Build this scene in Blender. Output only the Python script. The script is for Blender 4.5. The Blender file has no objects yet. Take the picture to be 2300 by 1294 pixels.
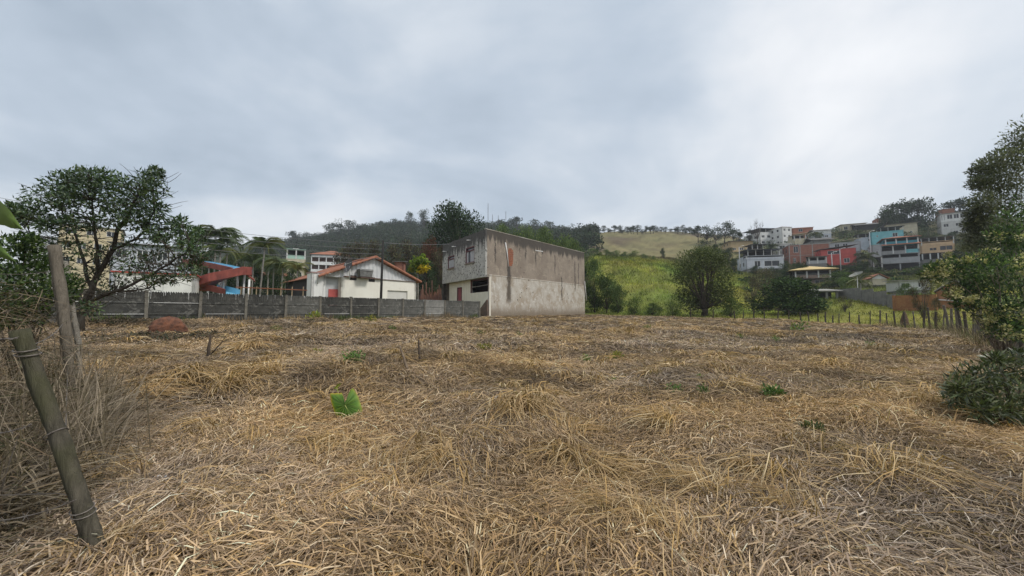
import bpy, math, random
import numpy as np
from mathutils import Vector, Matrix
# ------------------------------------------------------------------ camera, sky, sun, exposure
sc = bpy.context.scene
col = sc.collection
F, CX, CY, HOR, EYE = 864.0, 1150.0, 647.0, 703.0, 1.5      # focal length, centre and eye level in photo pixels
TH = math.atan((HOR - CY) / F)
cd = bpy.data.cameras.new('camera'); cam = bpy.data.objects.new('camera', cd); col.objects.link(cam)
cam.location = (0, 0, EYE); cam.rotation_euler = (math.pi / 2 + TH, 0, 0)
cd.sensor_width = 36; cd.lens = F / 2300 * 36; cd.clip_start = 0.05; cd.clip_end = 6000
sc.camera = cam
sc.view_settings.view_transform = 'Standard'; sc.view_settings.look = 'None'
sc.view_settings.gamma = 1; sc.view_settings.exposure = 0.68; sc.view_settings.use_curve_mapping = False
sc.cycles.use_denoising = True; sc.cycles.max_bounces = 6; sc.cycles.diffuse_bounces = 3
sc.cycles.transparent_max_bounces = 6; sc.cycles.volume_bounces = 0; sc.cycles.caustics_reflective = False; sc.cycles.caustics_refractive = False
SUN_EL, SUN_AZ = math.radians(50), math.radians(118)          # azimuth from +Y towards +X
sd = bpy.data.lights.new('sun', 'SUN'); sd.energy = 1.5; sd.angle = math.radians(12); sd.color = (1, .95, .88)
so = bpy.data.objects.new('sun', sd); col.objects.link(so)
sdir = Vector((math.sin(SUN_AZ) * math.cos(SUN_EL), math.cos(SUN_AZ) * math.cos(SUN_EL), math.sin(SUN_EL)))
so.rotation_euler = (-sdir).to_track_quat('-Z', 'Y').to_euler(); so.location = (0, 0, 60)

def P(x, y, Y):
    """photo pixel at forward distance Y -> world point"""
    u = CY - y; dy = F * math.cos(TH) - u * math.sin(TH); dz = F * math.sin(TH) + u * math.cos(TH); k = Y / dy
    return Vector(((x - CX) * k, Y, EYE + dz * k))

class NT:
    def __init__(s, tree): s.t = tree; tree.nodes.clear()
    def n(s, typ, ins=None, **kw):
        nd = s.t.nodes.new(typ)
        for k, v in kw.items(): setattr(nd, k, v)
        for k, v in (ins or {}).items(): s.set(nd, k, v)
        return nd
    def set(s, nd, k, v):
        i = nd.inputs[k]
        if hasattr(v, 'is_output') or isinstance(v, bpy.types.NodeSocket): s.t.links.new(v, i)
        elif isinstance(v, bpy.types.Node): s.t.links.new(v.outputs[0], i)
        else:
            if isinstance(v, (tuple, list)) and len(v) == 3 and len(i.default_value) == 4: v = (*v, 1)
            i.default_value = v
    def math(s, op, a, b=0.0, clamp=False):
        nd = s.n('ShaderNodeMath', operation=op, use_clamp=clamp); s.set(nd, 0, a); s.set(nd, 1, b); return nd.outputs[0]
    def vmath(s, op, a, b=(0, 0, 0)):
        nd = s.n('ShaderNodeVectorMath', operation=op); s.set(nd, 0, a)
        if op != 'SCALE': s.set(nd, 1, b)
        else: s.set(nd, 'Scale', b)
        return nd.outputs['Value'] if op in ('DOT_PRODUCT', 'LENGTH') else nd.outputs[0]
    def mix(s, f, a, b, mode='MIX'):
        nd = s.n('ShaderNodeMix', data_type='RGBA', blend_type=mode); s.set(nd, 0, f); s.set(nd, 6, a); s.set(nd, 7, b); return nd.outputs[2]
    def mr(s, v, a, b, c=0.0, d=1.0, smooth=True):
        nd = s.n('ShaderNodeMapRange', interpolation_type='SMOOTHSTEP' if smooth else 'LINEAR')
        for i, q in enumerate((v, a, b, c, d)): s.set(nd, i, q)
        return nd.outputs[0]
    def noise(s, vec, scale, detail=4.0, rough=.55, dist=0.0):
        nd = s.n('ShaderNodeTexNoise', {'Scale': scale, 'Detail': detail, 'Roughness': rough, 'Distortion': dist})
        if vec is not None: s.set(nd, 'Vector', vec)
        return nd.outputs['Fac']

world = bpy.data.worlds.new('World'); sc.world = world; world.use_nodes = True
w = NT(world.node_tree)
sky = w.n('ShaderNodeTexSky', sky_type='NISHITA', sun_disc=False, sun_elevation=SUN_EL, sun_rotation=SUN_AZ, air_density=1.2, dust_density=2.0)
dirv = w.n('ShaderNodeTexCoord').outputs['Generated']
sep = w.n('ShaderNodeSeparateXYZ', {0: dirv})
zz = w.math('ADD', w.math('MAXIMUM', sep.outputs[2], 0.0), 0.22)
uv = w.n('ShaderNodeCombineXYZ', {0: w.math('DIVIDE', sep.outputs[0], zz), 1: w.math('DIVIDE', sep.outputs[1], zz), 2: 3.3})
def blob(px, py, r0, r1):
    d = P(px, py, 100) - cam.location; d.normalize()
    warp = w.n('ShaderNodeTexNoise', {'Vector': dirv, 'Scale': 3.2, 'Detail': 4.0})
    off = w.vmath('SCALE', w.vmath('SUBTRACT', warp.outputs['Color'], (.5, .5, .5)), .55)
    dd = w.vmath('LENGTH', w.vmath('SUBTRACT', w.vmath('ADD', dirv, off), tuple(d)))
    return w.mr(dd, r0, r1, 1.0, 0.0)
n1 = w.noise(uv, .75, 6.0, .55, .5); n2 = w.noise(uv, 2.0, 6.0, .55, .4)
lum = w.math('ADD', w.math('MULTIPLY', w.math('SUBTRACT', n1, .5), 1.15), w.math('MULTIPLY', w.math('SUBTRACT', n2, .5), .36))
lum = w.math('ADD', w.math('MULTIPLY', lum, 1.15), .50)
for (bx, by, r0, r1, a) in ((1760, 190, .04, .36, .20), (540, 320, .05, .40, .24), (2200, 330, .1, .6, .08), (60, 330, .05, .35, .10),
                            (330, 110, .05, .40, -.34), (700, 215, .04, .30, -.28), (1050, 400, .08, .42, -.20), (1350, 60, .1, .3, -.05), (60, 160, .1, .35, -.12)):
    lum = w.math('ADD', lum, w.math('MULTIPLY', blob(bx, by, r0, r1), a))
ramp = w.n('ShaderNodeValToRGB', {0: lum}); cr = ramp.color_ramp
stops = ((.05, (.255, .303, .36)), (.28, (.345, .395, .456)), (.48, (.455, .492, .535)), (.68, (.565, .58, .60)), (.95, (.70, .70, .70)))
cr.elements[0].position, cr.elements[0].color = stops[0][0], (*stops[0][1], 1)
cr.elements[1].position, cr.elements[1].color = stops[-1][0], (*stops[-1][1], 1)
for p_, c_ in stops[1:-1]:
    e = cr.elements.new(p_); e.color = (*c_, 1)
skyl = w.vmath('SCALE', sky.outputs[0], .12)
bg = w.n('ShaderNodeBackground', {'Color': w.mix(.93, skyl, ramp.outputs[0]), 'Strength': 1.0})
w.n('ShaderNodeOutputWorld', {0: bg})

# ------------------------------------------------------------------ helpers
rng = np.random.default_rng(7); random.seed(7)
_tab = rng.random((256, 256))
def vnoise(x, y):
    xi = np.floor(x).astype(int); yi = np.floor(y).astype(int); fx = x - xi; fy = y - yi
    fx = fx * fx * (3 - 2 * fx); fy = fy * fy * (3 - 2 * fy)
    a = _tab[xi & 255, yi & 255]; b = _tab[(xi + 1) & 255, yi & 255]; c = _tab[xi & 255, (yi + 1) & 255]; d = _tab[(xi + 1) & 255, (yi + 1) & 255]
    return (a * (1 - fx) + b * fx) * (1 - fy) + (c * (1 - fx) + d * fx) * fy
def fbm(x, y, o=3):
    s = 0; a = .5; t = 0
    for i in range(o):
        s = s + a * vnoise(x * 2 ** i + 17.3 * i, y * 2 ** i + 9.1 * i); t += a; a *= .5
    return s / t - .5

def tag(o, label=None, cat=None, group=None, kind=None):
    if label: o['label'] = label
    if cat: o['category'] = cat
    if group: o['group'] = group
    if kind: o['kind'] = kind
    return o
def empty(name, loc, label=None, cat=None, group=None, rz=0.0):
    o = bpy.data.objects.new(name, None); col.objects.link(o); o.location = loc; o.rotation_euler = (0, 0, rz)
    o.empty_display_size = .1
    return tag(o, label, cat, group)
def link(name, me, mat=None, parent=None, loc=None):
    o = bpy.data.objects.new(name, me); col.objects.link(o)
    if mat is not None and len(me.materials) == 0: me.materials.append(mat)
    if parent is not None: o.parent = parent
    if loc is not None: o.location = loc
    return o
def copy_tree(o, parent=None):
    c = o.copy(); col.objects.link(c); c.parent = parent
    for ch in list(o.children): copy_tree(ch, c)
    return c
def mesh_np(name, V, Q, C=None, smooth=False):
    V = np.asarray(V, np.float32).reshape(-1, 3); Q = np.asarray(Q, np.int32); k = Q.shape[1]; m = len(Q)
    me = bpy.data.meshes.new(name); me.vertices.add(len(V)); me.vertices.foreach_set('co', V.ravel())
    me.loops.add(m * k); me.loops.foreach_set('vertex_index', Q.ravel())
    me.polygons.add(m); me.polygons.foreach_set('loop_start', np.arange(m, dtype=np.int32) * k)
    if smooth: me.polygons.foreach_set('use_smooth', np.ones(m, bool))
    me.update(calc_edges=True)
    if C is not None:
        C = np.asarray(C, np.float32)
        if C.shape[1] == 3: C = np.concatenate([C, np.ones((len(C), 1), np.float32)], 1)
        me.color_attributes.new('col', 'FLOAT_COLOR', 'POINT').data.foreach_set('color', C.ravel())
    return me

class MB:
    """collects faces; build() makes one mesh object"""
    def __init__(s): s.v = []; s.f = []
    def add(s, vs, fs):
        b = len(s.v); s.v += [tuple(p) for p in vs]; s.f += [tuple(i + b for i in q) for q in fs]; return s
    def box(s, x0, x1, y0, y1, z0, z1, M=None):
        vs = [Vector((x, y, z)) for z in (z0, z1) for y in (y0, y1) for x in (x0, x1)]
        if M is not None: vs = [M @ p for p in vs]
        return s.add(vs, [(0, 2, 3, 1), (4, 5, 7, 6), (0, 1, 5, 4), (2, 6, 7, 3), (0, 4, 6, 2), (1, 3, 7, 5)])
    def prism(s, pts, d):
        """polygon pts (3d) extruded by vector d"""
        n = len(pts); a = [Vector(p) for p in pts]; b = [p + Vector(d) for p in a]
        return s.add(a + b, [tuple(range(n))[::-1], tuple(range(n, 2 * n))] + [(i, (i + 1) % n, n + (i + 1) % n, n + i) for i in range(n)])
    def bar(s, a, b, w, h=None, up=(0, 0, 1)):
        a = Vector(a); b = Vector(b); h = h or w; d = (b - a).normalized(); u = Vector(up)
        if abs(d.dot(u)) > .98: u = Vector((1, 0, 0))
        sx = d.cross(u).normalized() * w / 2; sz = sx.cross(d).normalized() * h / 2
        r = [-sx - sz, sx - sz, sx + sz, -sx + sz]
        return s.add([a + q for q in r] + [b + q for q in r], [(3, 2, 1, 0), (4, 5, 6, 7)] + [(i, (i + 1) % 4, 4 + (i + 1) % 4, 4 + i) for i in range(4)])
    def tube(s, pts, rad, n=8, cap=True, jit=0.0):
        pts = [Vector(p) for p in pts]; m = len(pts)
        if not hasattr(rad, '__len__'): rad = [rad] * m
        vs = []; t0 = None
        for i, p in enumerate(pts):
            t = (pts[min(i + 1, m - 1)] - pts[max(i - 1, 0)])
            t = t.normalized() if t.length > 1e-9 else Vector((0, 0, 1))
            if t0 is None:
                a = t.cross(Vector((.3, .9, .2))).normalized()
            else:
                a = (a - t * a.dot(t)).normalized()
            b = t.cross(a); t0 = t
            for k in range(n):
                q = 2 * math.pi * k / n; r = rad[i] * (1 + jit * (random.random() - .5))
                vs.append(p + (a * math.cos(q) + b * math.sin(q)) * r)
        fs = [(i * n + k, i * n + (k + 1) % n, (i + 1) * n + (k + 1) % n, (i + 1) * n + k) for i in range(m - 1) for k in range(n)]
        if cap: fs += [tuple(range(n))[::-1], tuple(range((m - 1) * n, m * n))]
        return s.add(vs, fs)
    def wall(s, p0, p1, z0, z1, t, holes=()):
        """vertical wall p0->p1 (xy), thickness t behind its left side, with rectangular holes in metres (u0,u1,v0,v1)"""
        p0 = Vector((p0[0], p0[1], 0)); p1 = Vector((p1[0], p1[1], 0)); d = p1 - p0; L = d.length; d.normalize(); nrm = Vector((-d.y, d.x, 0)) * t
        us = sorted({0.0, L, *[max(0, min(L, h[i])) for h in holes for i in (0, 1)]}); vs_ = sorted({z0, z1, *[max(z0, min(z1, h[i])) for h in holes for i in (2, 3)]})
        def solid(i, j):
            if i < 0 or j < 0 or i >= len(us) - 1 or j >= len(vs_) - 1: return False
            u = (us[i] + us[i + 1]) / 2; v = (vs_[j] + vs_[j + 1]) / 2
            return not any(h[0] < u < h[1] and h[2] < v < h[3] for h in holes)
        def q(u, v, k): return p0 + d * u + nrm * k + Vector((0, 0, v))
        for i in range(len(us) - 1):
            for j in range(len(vs_) - 1):
                if not solid(i, j): continue
                a, b, c, e = us[i], us[i + 1], vs_[j], vs_[j + 1]
                s.add([q(a, c, 0), q(b, c, 0), q(b, e, 0), q(a, e, 0)], [(0, 1, 2, 3)])
                s.add([q(a, c, 1), q(b, c, 1), q(b, e, 1), q(a, e, 1)], [(3, 2, 1, 0)])
                if not solid(i - 1, j): s.add([q(a, c, 0), q(a, c, 1), q(a, e, 1), q(a, e, 0)], [(3, 2, 1, 0)])
                if not solid(i + 1, j): s.add([q(b, c, 0), q(b, c, 1), q(b, e, 1), q(b, e, 0)], [(0, 1, 2, 3)])
                if not solid(i, j - 1): s.add([q(a, c, 0), q(b, c, 0), q(b, c, 1), q(a, c, 1)], [(3, 2, 1, 0)])
                if not solid(i, j + 1): s.add([q(a, e, 0), q(b, e, 0), q(b, e, 1), q(a, e, 1)], [(0, 1, 2, 3)])
        return s
    def mesh(s, name, smooth=False):
        me = bpy.data.meshes.new(name); me.from_pydata(s.v, [], s.f)
        if smooth: me.polygons.foreach_set('use_smooth', [True] * len(me.polygons))
        me.update(); return me
    def build(s, name, mat, parent=None, smooth=False, loc=None): return link(name, s.mesh(name, smooth), mat, parent, loc)

# ------------------------------------------------------------------ materials
_mats = {}
def mat(name, c, c2=None, scale=3.0, rough=.85, bump=0.0, bscale=20.0, streak=0.0, sc_col=(.06, .055, .05), metal=0.0, spec=.3):
    """mottled procedural paint / plaster / metal; streak adds rain-streak dirt running down"""
    if name in _mats: return _mats[name]
    m = bpy.data.materials.new(name); m.use_nodes = True; t = NT(m.node_tree)
    co = t.n('ShaderNodeTexCoord').outputs['Object']
    c2 = c2 or tuple(q * .8 for q in c)
    c_ = t.mix(t.mr(t.noise(co, scale, 5.0, .6), .3, .7), c, c2)
    if streak > 0:
        mp = t.n('ShaderNodeMapping', {'Vector': co, 'Scale': (2.2, 2.2, .22)})
        s1 = t.mr(t.noise(mp, 1.6, 6.0, .65), .50, .78, 0, streak); c_ = t.mix(s1, c_, sc_col)
    b = t.n('ShaderNodeBsdfPrincipled', {'Base Color': c_, 'Roughness': rough, 'Metallic': metal, 'Specular IOR Level': spec})
    if bump > 0:
        bn = t.n('ShaderNodeBump', {'Strength': bump, 'Distance': .05, 'Height': t.noise(co, bscale, 4.0)}); t.set(b, 'Normal', bn)
    t.n('ShaderNodeOutputMaterial', {0: b}); _mats[name] = m; return m
def leafmat(name, trans=.3, rough=.55, spec=.25, gain=1.0):
    if name in _mats: return _mats[name]
    m = bpy.data.materials.new(name); m.use_nodes = True; t = NT(m.node_tree)
    a = t.n('ShaderNodeVertexColor', layer_name='col').outputs[0]
    b = t.n('ShaderNodeBsdfPrincipled', {'Base Color': a, 'Roughness': rough, 'Specular IOR Level': spec})
    tr = t.n('ShaderNodeBsdfTranslucent', {'Color': t.mix(1.0, a, (1.3 * gain, 1.5 * gain, .8 * gain), 'MULTIPLY')})
    t.n('ShaderNodeOutputMaterial', {0: t.n('ShaderNodeMixShader', {0: trans, 1: b, 2: tr})}); _mats[name] = m; return m
LEAF = leafmat('leaf'); STRAW = leafmat('straw', .12, .75, .15); NEEDLE = leafmat('far_leaf', .15, .8, .1)
BARK = mat('bark', (.13, .10, .075), (.24, .205, .165), 9, .95, .8, 14)
BARK_D = mat('dark_bark', (.055, .042, .032), (.10, .08, .06), 9, .95, .6, 14)
GLASS = mat('window_glass', (.02, .024, .03), (.03, .035, .04), 2, .15, spec=.5)
# ------------------------------------------------------------------ terrain
# every column is a direction (photo x) with the ground's height along it: (forward distance, height) or (forward distance, photo y, 1)
COLS = [
 (-600, [(4, .05), (10, .3), (25, 1.0), (60, 2), (150, 8), (300, 22), (600, 30)]),
 (0, [(4, .0), (10, .3), (18, .7), (25, .97), (60, 1.2), (120, 3.5), (250, 620, 1), (500, 600, 1)]),
 (340, [(5, .0), (10, .25), (18, .55), (21.6, .95), (60, 1.2), (120, 3), (250, 625, 1), (500, 590, 1)]),
 (600, [(5, .0), (12, .3), (20, .7), (26, .98), (60, 1.2), (110, 5), (150, 645, 1), (250, 590, 1), (400, 560, 1), (600, 556, 1)]),
 (740, [(5, .0), (12, .3), (20, .65), (28, 1.0), (60, 1.3), (100, 5), (150, 645, 1), (220, 590, 1), (330, 545, 1), (420, 548, 1)]),
 (900, [(5, .0), (12, .25), (22, .65), (33, 1.02), (60, 1.6), (100, 8), (160, 608, 1), (250, 560, 1), (340, 523, 1), (430, 524, 1)]),
 (1090, [(5, .0), (15, .25), (25, .6), (41, 1.07), (62, 1.8), (90, 7), (150, 605, 1), (240, 560, 1), (340, 524, 1), (430, 526, 1)]),
 (1250, [(5, .0), (15, .22), (28, .6), (50, 1.12), (62, 1.5), (80, 4), (120, 605, 1), (190, 572, 1), (300, 535, 1), (380, 536, 1)]),
 (1350, [(5, .0), (15, .2), (30, .65), (55, 1.15), (66, 2.4), (90, 618, 1), (112, 580, 1), (135, 577, 1), (170, 560, 1), (230, 529, 1), (300, 530, 1)]),
 (1500, [(5, .0), (15, .2), (30, .6), (50, .95), (60, 1.6), (80, 632, 1), (108, 592, 1), (125, 584, 1), (160, 578, 1), (240, 526, 1), (290, 526, 1)]),
 (1650, [(5, .0), (15, .15), (30, .5), (45, .8), (60, 1.8), (80, 652, 1), (105, 622, 1), (130, 604, 1), (150, 566, 1), (200, 545, 1), (260, 535, 1)]),
 (1730, [(5, .0), (15, .12), (30, .4), (43, .72), (60, 1.8), (80, 656, 1), (115, 606, 1), (135, 580, 1), (185, 552, 1), (260, 565, 1)]),
 (1800, [(5, .0), (15, .1), (30, .35), (42, .6), (60, 680, 1), (80, 658, 1), (95, 645, 1), (112, 606, 1), (125, 595, 1), (160, 552, 1), (182, 549, 1), (260, 560, 1)]),
 (1880, [(5, .0), (15, .1), (30, .3), (40, .45), (50, 692, 1), (62, 671, 1), (80, 648, 1), (112, 597, 1), (130, 564, 1), (175, 535, 1), (190, 521, 1), (250, 540, 1)]),
 (2010, [(5, .0), (15, .1), (30, .25), (38, .27), (48, 697, 1), (62, 664, 1), (75, 638, 1), (95, 622, 1), (114, 612, 1), (135, 566, 1), (150, 532, 1), (168, 518, 1), (190, 508, 1), (250, 540, 1)]),
 (2110, [(5, .0), (12, .1), (24, .3), (34, .4), (45, 693, 1), (62, 656, 1), (100, 604, 1), (118, 581, 1), (150, 530, 1), (168, 495, 1), (210, 520, 1)]),
 (2200, [(5, .0), (12, .05), (17, .15), (30, .4), (60, 645, 1), (100, 580, 1), (150, 520, 1), (180, 495, 1), (250, 520, 1)]),
 (2500, [(4, .0), (9, .0), (13, -.1), (30, .5), (60, 650, 1), (120, 560, 1), (180, 505, 1), (250, 520, 1)]),
]
RG = np.exp(np.linspace(math.log(.3), math.log(1600), 420))
def pchip(x, y, q):
    x = np.array(x, float); y = np.array(y, float); h = np.diff(x); dl = np.diff(y) / h; m = np.zeros(len(x))
    for i in range(1, len(x) - 1):
        if dl[i - 1] * dl[i] > 0:
            w1 = 2 * h[i] + h[i - 1]; w2 = h[i] + 2 * h[i - 1]; m[i] = (w1 + w2) / (w1 / dl[i - 1] + w2 / dl[i])
    q = np.clip(q, x[0], x[-1]); i = np.clip(np.searchsorted(x, q) - 1, 0, len(x) - 2); t = (q - x[i]) / h[i]
    return (2*t**3 - 3*t**2 + 1) * y[i] + (t**3 - 2*t**2 + t) * h[i] * m[i] + (-2*t**3 + 3*t**2) * y[i+1] + (t**3 - t**2) * h[i] * m[i+1]
AZG = np.radians(np.linspace(-180, 180, 1441))
_ca, _prof = [], []
for x, pr in COLS:
    az = math.atan((x - CX) / F); rs = [0.0, 1.0]; zs = [0.0, 0.0]
    for e in pr:
        rs.append(e[0] / math.cos(az)); zs.append(P(x, e[1], e[0]).z if len(e) == 3 else e[1])
    rs.append(rs[-1] * 1.6); zs.append(zs[-1] - 3); rs.append(4000); zs.append(zs[-1] - 30)
    _ca.append(az); _prof.append(pchip(rs, zs, RG))
_flat = np.zeros_like(RG) + np.clip(RG - 20, 0, 400) * .01
_ca = [-math.pi, -2.0] + _ca + [2.0, math.pi]; _prof = [_flat, _flat] + _prof + [_flat, _flat]
_prof = np.array(_prof); ZT = np.zeros((len(AZG), len(RG)))
for j in range(len(RG)): ZT[:, j] = pchip(_ca, _prof[:, j], AZG)
k5 = np.array([1, 2, 3, 4, 3, 2, 1.]); k5 /= k5.sum()
ZT = sum(kk * np.roll(ZT, s, 0) for kk, s in zip(k5, range(-3, 4)))
def bilin(T, X, Y):
    az = np.arctan2(X, Y); r = np.clip(np.hypot(X, Y), .31, 1590)
    a = (az + math.pi) / (2 * math.pi) * (len(AZG) - 1); b = (np.log(r) - math.log(.3)) / (math.log(1600) - math.log(.3)) * (len(RG) - 1)
    i = np.clip(a.astype(int), 0, len(AZG) - 2); j = np.clip(b.astype(int), 0, len(RG) - 2); u = a - i; v = b - j
    return T[i, j] * (1-u) * (1-v) + T[i+1, j] * u * (1-v) + T[i, j+1] * (1-u) * v + T[i+1, j+1] * u * v
# wall line, field edge and fence lines on the ground (metres)
def wallX(Y): return -38.9 + .866 * Y
BA, BB, BD = Vector((-2.85, 41.0, 0)), Vector((10.9, 57.6, 0)), Vector((-9.3, 51.2, 0))       # corners of the two-storey building
EDGE = [(10.9, 57.6), (19, 51.2), (27.8, 44.2), (36.6, 38.6)]
RFEN = [(36.6, 38.6), (28.3, 26.0), (24.3, 21.0), (20.6, 17.0), (18.6, 14.6), (15.0, 10.4), (10.8, 6.0), (8.5, 2.0), (8.0, -6.0)]
FIELD = [(-3.2, 41.2)] + EDGE + RFEN[1:] + [(-12, -6), (-17, 4), (-24, 15.5), (-22.5, 18.6)]
def inpoly(X, Y, poly):
    r = np.zeros(X.shape, bool); n = len(poly)
    for i in range(n):
        x0, y0 = poly[i]; x1, y1 = poly[(i + 1) % n]
        c = ((y0 > Y) != (y1 > Y)); r ^= c & (X < (x1 - x0) * (Y - y0) / ((y1 - y0) or 1e-9) + x0)
    return r
PADS = []                                                    # levelled house plots cut into the hill
for px_, yb_, Yp, R_ in ((740, 652, 156, 9), (1819, 596, 126, 7), (1898, 566, 131, 6), (2023, 613, 119, 8), (2145, 530, 154, 7), (1804, 550, 185, 7), (1918, 521, 192, 7), (1719, 604, 115, 6), (1883, 597, 113, 6), (1997, 563, 139, 7), (2108, 581, 122, 7), (1735, 552, 189, 8), (1827, 644, 99, 7), (2026, 530, 156, 6), (1972, 612, 116, 5)):
    q_ = P(px_, yb_, Yp); PADS.append((q_.x, q_.y, q_.z - .05, R_))
def zt(X, Y, fine=True):
    X = np.asarray(X, float); Y = np.asarray(Y, float); z = bilin(ZT, X, Y)
    if fine:
        r = np.hypot(X, Y); near = np.clip(r / 3, .25, 1) * np.clip((75 - r) / 25, 0, 1); far = np.clip((r - 55) / 30, 0, 1) * np.where(CX + F * X / np.maximum(Y, .1) > 1640, .25, 1)
        z = z + near * (fbm(X * .24 + 5, Y * .24, 3) * .36 + fbm(X * .8, Y * .8 + 3, 2) * .30) + far * (fbm(X * .05, Y * .05, 3) * 2.2 + fbm(X * .25, Y * .25, 3) * 1.3)
        if r.max() > 60:
            for px, py, pz_, pr_ in PADS:
                d = np.hypot(X - px, Y - py); z = np.where(d < 60, np.minimum(z, pz_ + np.maximum(0, d - pr_) * 1.1), z)
    return z
def gz(x, y): return float(zt(np.array([x]), np.array([y]))[0])
def G(px, py):
    """where the ray through a photo pixel first meets the ground"""
    d = (P(px, py, 100) - cam.location).normalized(); t = np.exp(np.linspace(math.log(1.2), math.log(400), 3000))
    X = d.x * t; Y = d.y * t; Z = EYE + d.z * t; h = Z - zt(X, Y); i = int(np.argmax(h < 0)) if (h < 0).any() else len(t) - 1
    return Vector((X[i], Y[i], float(zt(X[i:i+1], Y[i:i+1])[0])))
rr = np.exp(np.linspace(math.log(.5), math.log(1500), 270))
th = np.radians(np.concatenate([np.arange(-180, -66, 4.0), np.arange(-66, 66, .45), np.arange(66, 180, 4.0)]))
AZ, RR = np.meshgrid(th, rr, indexing='ij'); GX = np.sin(AZ) * RR; GY = np.cos(AZ) * RR; GZ = zt(GX, GY)
na, nr = GX.shape; V = np.stack([GX, GY, GZ], -1).reshape(-1, 3)
ii, jj = np.meshgrid(np.arange(na), np.arange(nr - 1), indexing='ij'); i2 = (ii + 1) % na
Q = np.stack([ii * nr + jj, ii * nr + jj + 1, i2 * nr + jj + 1, i2 * nr + jj], -1).reshape(-1, 4)
V = np.concatenate([V, [[0, 0, 0.0]]])                       # close the middle under the camera
wx = GX + fbm(GX * .3, GY * .3) * 1.6; wy = GY + fbm(GX * .3 + 40, GY * .3) * 1.6
fld = inpoly(wx, wy, FIELD) | (np.hypot(GX, GY) < 4)
xo = CX + F * np.where(GY > .1, GX / np.maximum(GY, .1), 9)    # photo x of a direction
nz = fbm(GX * .08, GY * .08, 4)
def pastcol(X, Y, Z):
    """colour of the vegetation on the ground outside the mown field"""
    n = fbm(X * .10, Y * .10, 4); n2 = fbm(X * .6, Y * .6, 3); r = np.hypot(X, Y); x_ = CX + F * X / np.maximum(Y, .1)
    g = np.stack([.195 + .25 * n, .205 + .12 * n, .048 + .03 * n], -1); dry = np.stack([.185 + .1 * n, .165 + .06 * n, .08 + .03 * n], -1)
    brown = np.array([.105, .080, .055]); forest = np.array([.035, .042, .020]); soil = np.array([.20, .095, .05])
    k = np.clip((r - 118 + 40 * n) / 22, 0, 1)[..., None]; c = g * (1 - k) + dry * k
    kb = np.clip(fbm(X * .035 + 3, Y * .035 + 8, 3) * 5 - .35, 0, .85)[..., None] * k; c = c * (1 - kb) + brown * kb
    kf = np.clip((1335 + 60 * n - x_) / 25, 0, 1) * np.clip((r - 58) / 10, 0, 1); kf = np.maximum(kf, np.clip((r - 270) / 30, 0, 1))[..., None]
    c = c * (1 - kf) + forest * kf
    kh = (np.clip((x_ - 1650) / 60, 0, 1) * np.clip((r - 88) / 14, 0, 1))[..., None] * .8; c = c * (1 - kh) + np.array([.075, .075, .035]) * kh
    return np.clip(c * (1 + n2[..., None] * .9), .01, .6)
PC = pastcol(GX, GY, GZ); nf = fbm(GX * .7, GY * .7, 3)[..., None]
SC = np.clip(np.array([.085, .060, .040]) * (1 + nf * 1.2), .02, .5)
CC = np.where(fld[..., None], SC, PC).reshape(-1, 3); CC = np.concatenate([CC, [[.12, .09, .06]]])
gm = mesh_np('ground', V, Q, CC, True)
import bmesh
def ground_mat():
    m = bpy.data.materials.new('ground'); m.use_nodes = True; t = NT(m.node_tree); co = t.n('ShaderNodeTexCoord').outputs['Object']
    a = t.n('ShaderNodeVertexColor', layer_name='col').outputs[0]
    f = t.mr(t.noise(co, 6, 6.0, .7), .25, .75, .55, 1.4, False); f2 = t.mr(t.noise(co, .9, 5.0, .6), .25, .75, .75, 1.25, False)
    c = t.mix(1.0, a, t.n('ShaderNodeCombineColor', {0: t.math('MULTIPLY', f, f2), 1: t.math('MULTIPLY', f, f2), 2: t.math('MULTIPLY', f, f2)}), 'MULTIPLY')
    bn = t.n('ShaderNodeBump', {'Strength': .9, 'Distance': .25, 'Height': t.noise(co, 2.5, 7.0, .7)})
    t.n('ShaderNodeOutputMaterial', {0: t.n('ShaderNodeBsdfPrincipled', {'Base Color': c, 'Roughness': .95, 'Specular IOR Level': .1, 'Normal': bn})}); return m
ground = link('ground', gm, ground_mat()); tag(ground, 'rolling ground from mown straw field to green pasture hill', 'ground', kind='structure')

# ------------------------------------------------------------------ mown straw
def blades(px_, py_, ang, L, W, h0, arc, cols, seg=2, roll=None, zoff=None, base=None):
    n = len(px_); t = np.linspace(0, 1, seg + 1)[None, :]; dx = np.sin(ang)[:, None]; dy = np.cos(ang)[:, None]
    bend = (rng.random(n) - .5)[:, None] * .5 * L[:, None]
    X = px_[:, None] + dx * t * L[:, None] + dy * bend * t * t; Y = py_[:, None] + dy * t * L[:, None] - dx * bend * t * t
    if base is None: Z = zt(X.ravel(), Y.ravel()).reshape(X.shape)
    else: Z = base[:, None] + 0 * X
    Z = Z + h0[:, None] + (arc[:, None] * (4 * t * (1 - t)) if zoff is None else zoff(t))
    ro = rng.normal(0, .5, n) if roll is None else roll
    wx_ = dy * np.cos(ro)[:, None]; wy_ = -dx * np.cos(ro)[:, None]; wz_ = np.sin(ro)[:, None] + 0 * wx_
    tp = (1 - .75 * t ** 2) * W[:, None] / 2
    A = np.stack([X - wx_ * tp, Y - wy_ * tp, Z - wz_ * tp], -1); B = np.stack([X + wx_ * tp, Y + wy_ * tp, Z + wz_ * tp], -1)
    Vv = np.stack([A, B], 2).reshape(-1, 3); k = 2 * (seg + 1); b = (np.arange(n) * k)[:, None] + 2 * np.arange(seg)[None, :]
    Qq = np.stack([b, b + 1, b + 3, b + 2], -1).reshape(-1, 4); return Vv, Qq, np.repeat(cols, k, 0)
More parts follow.
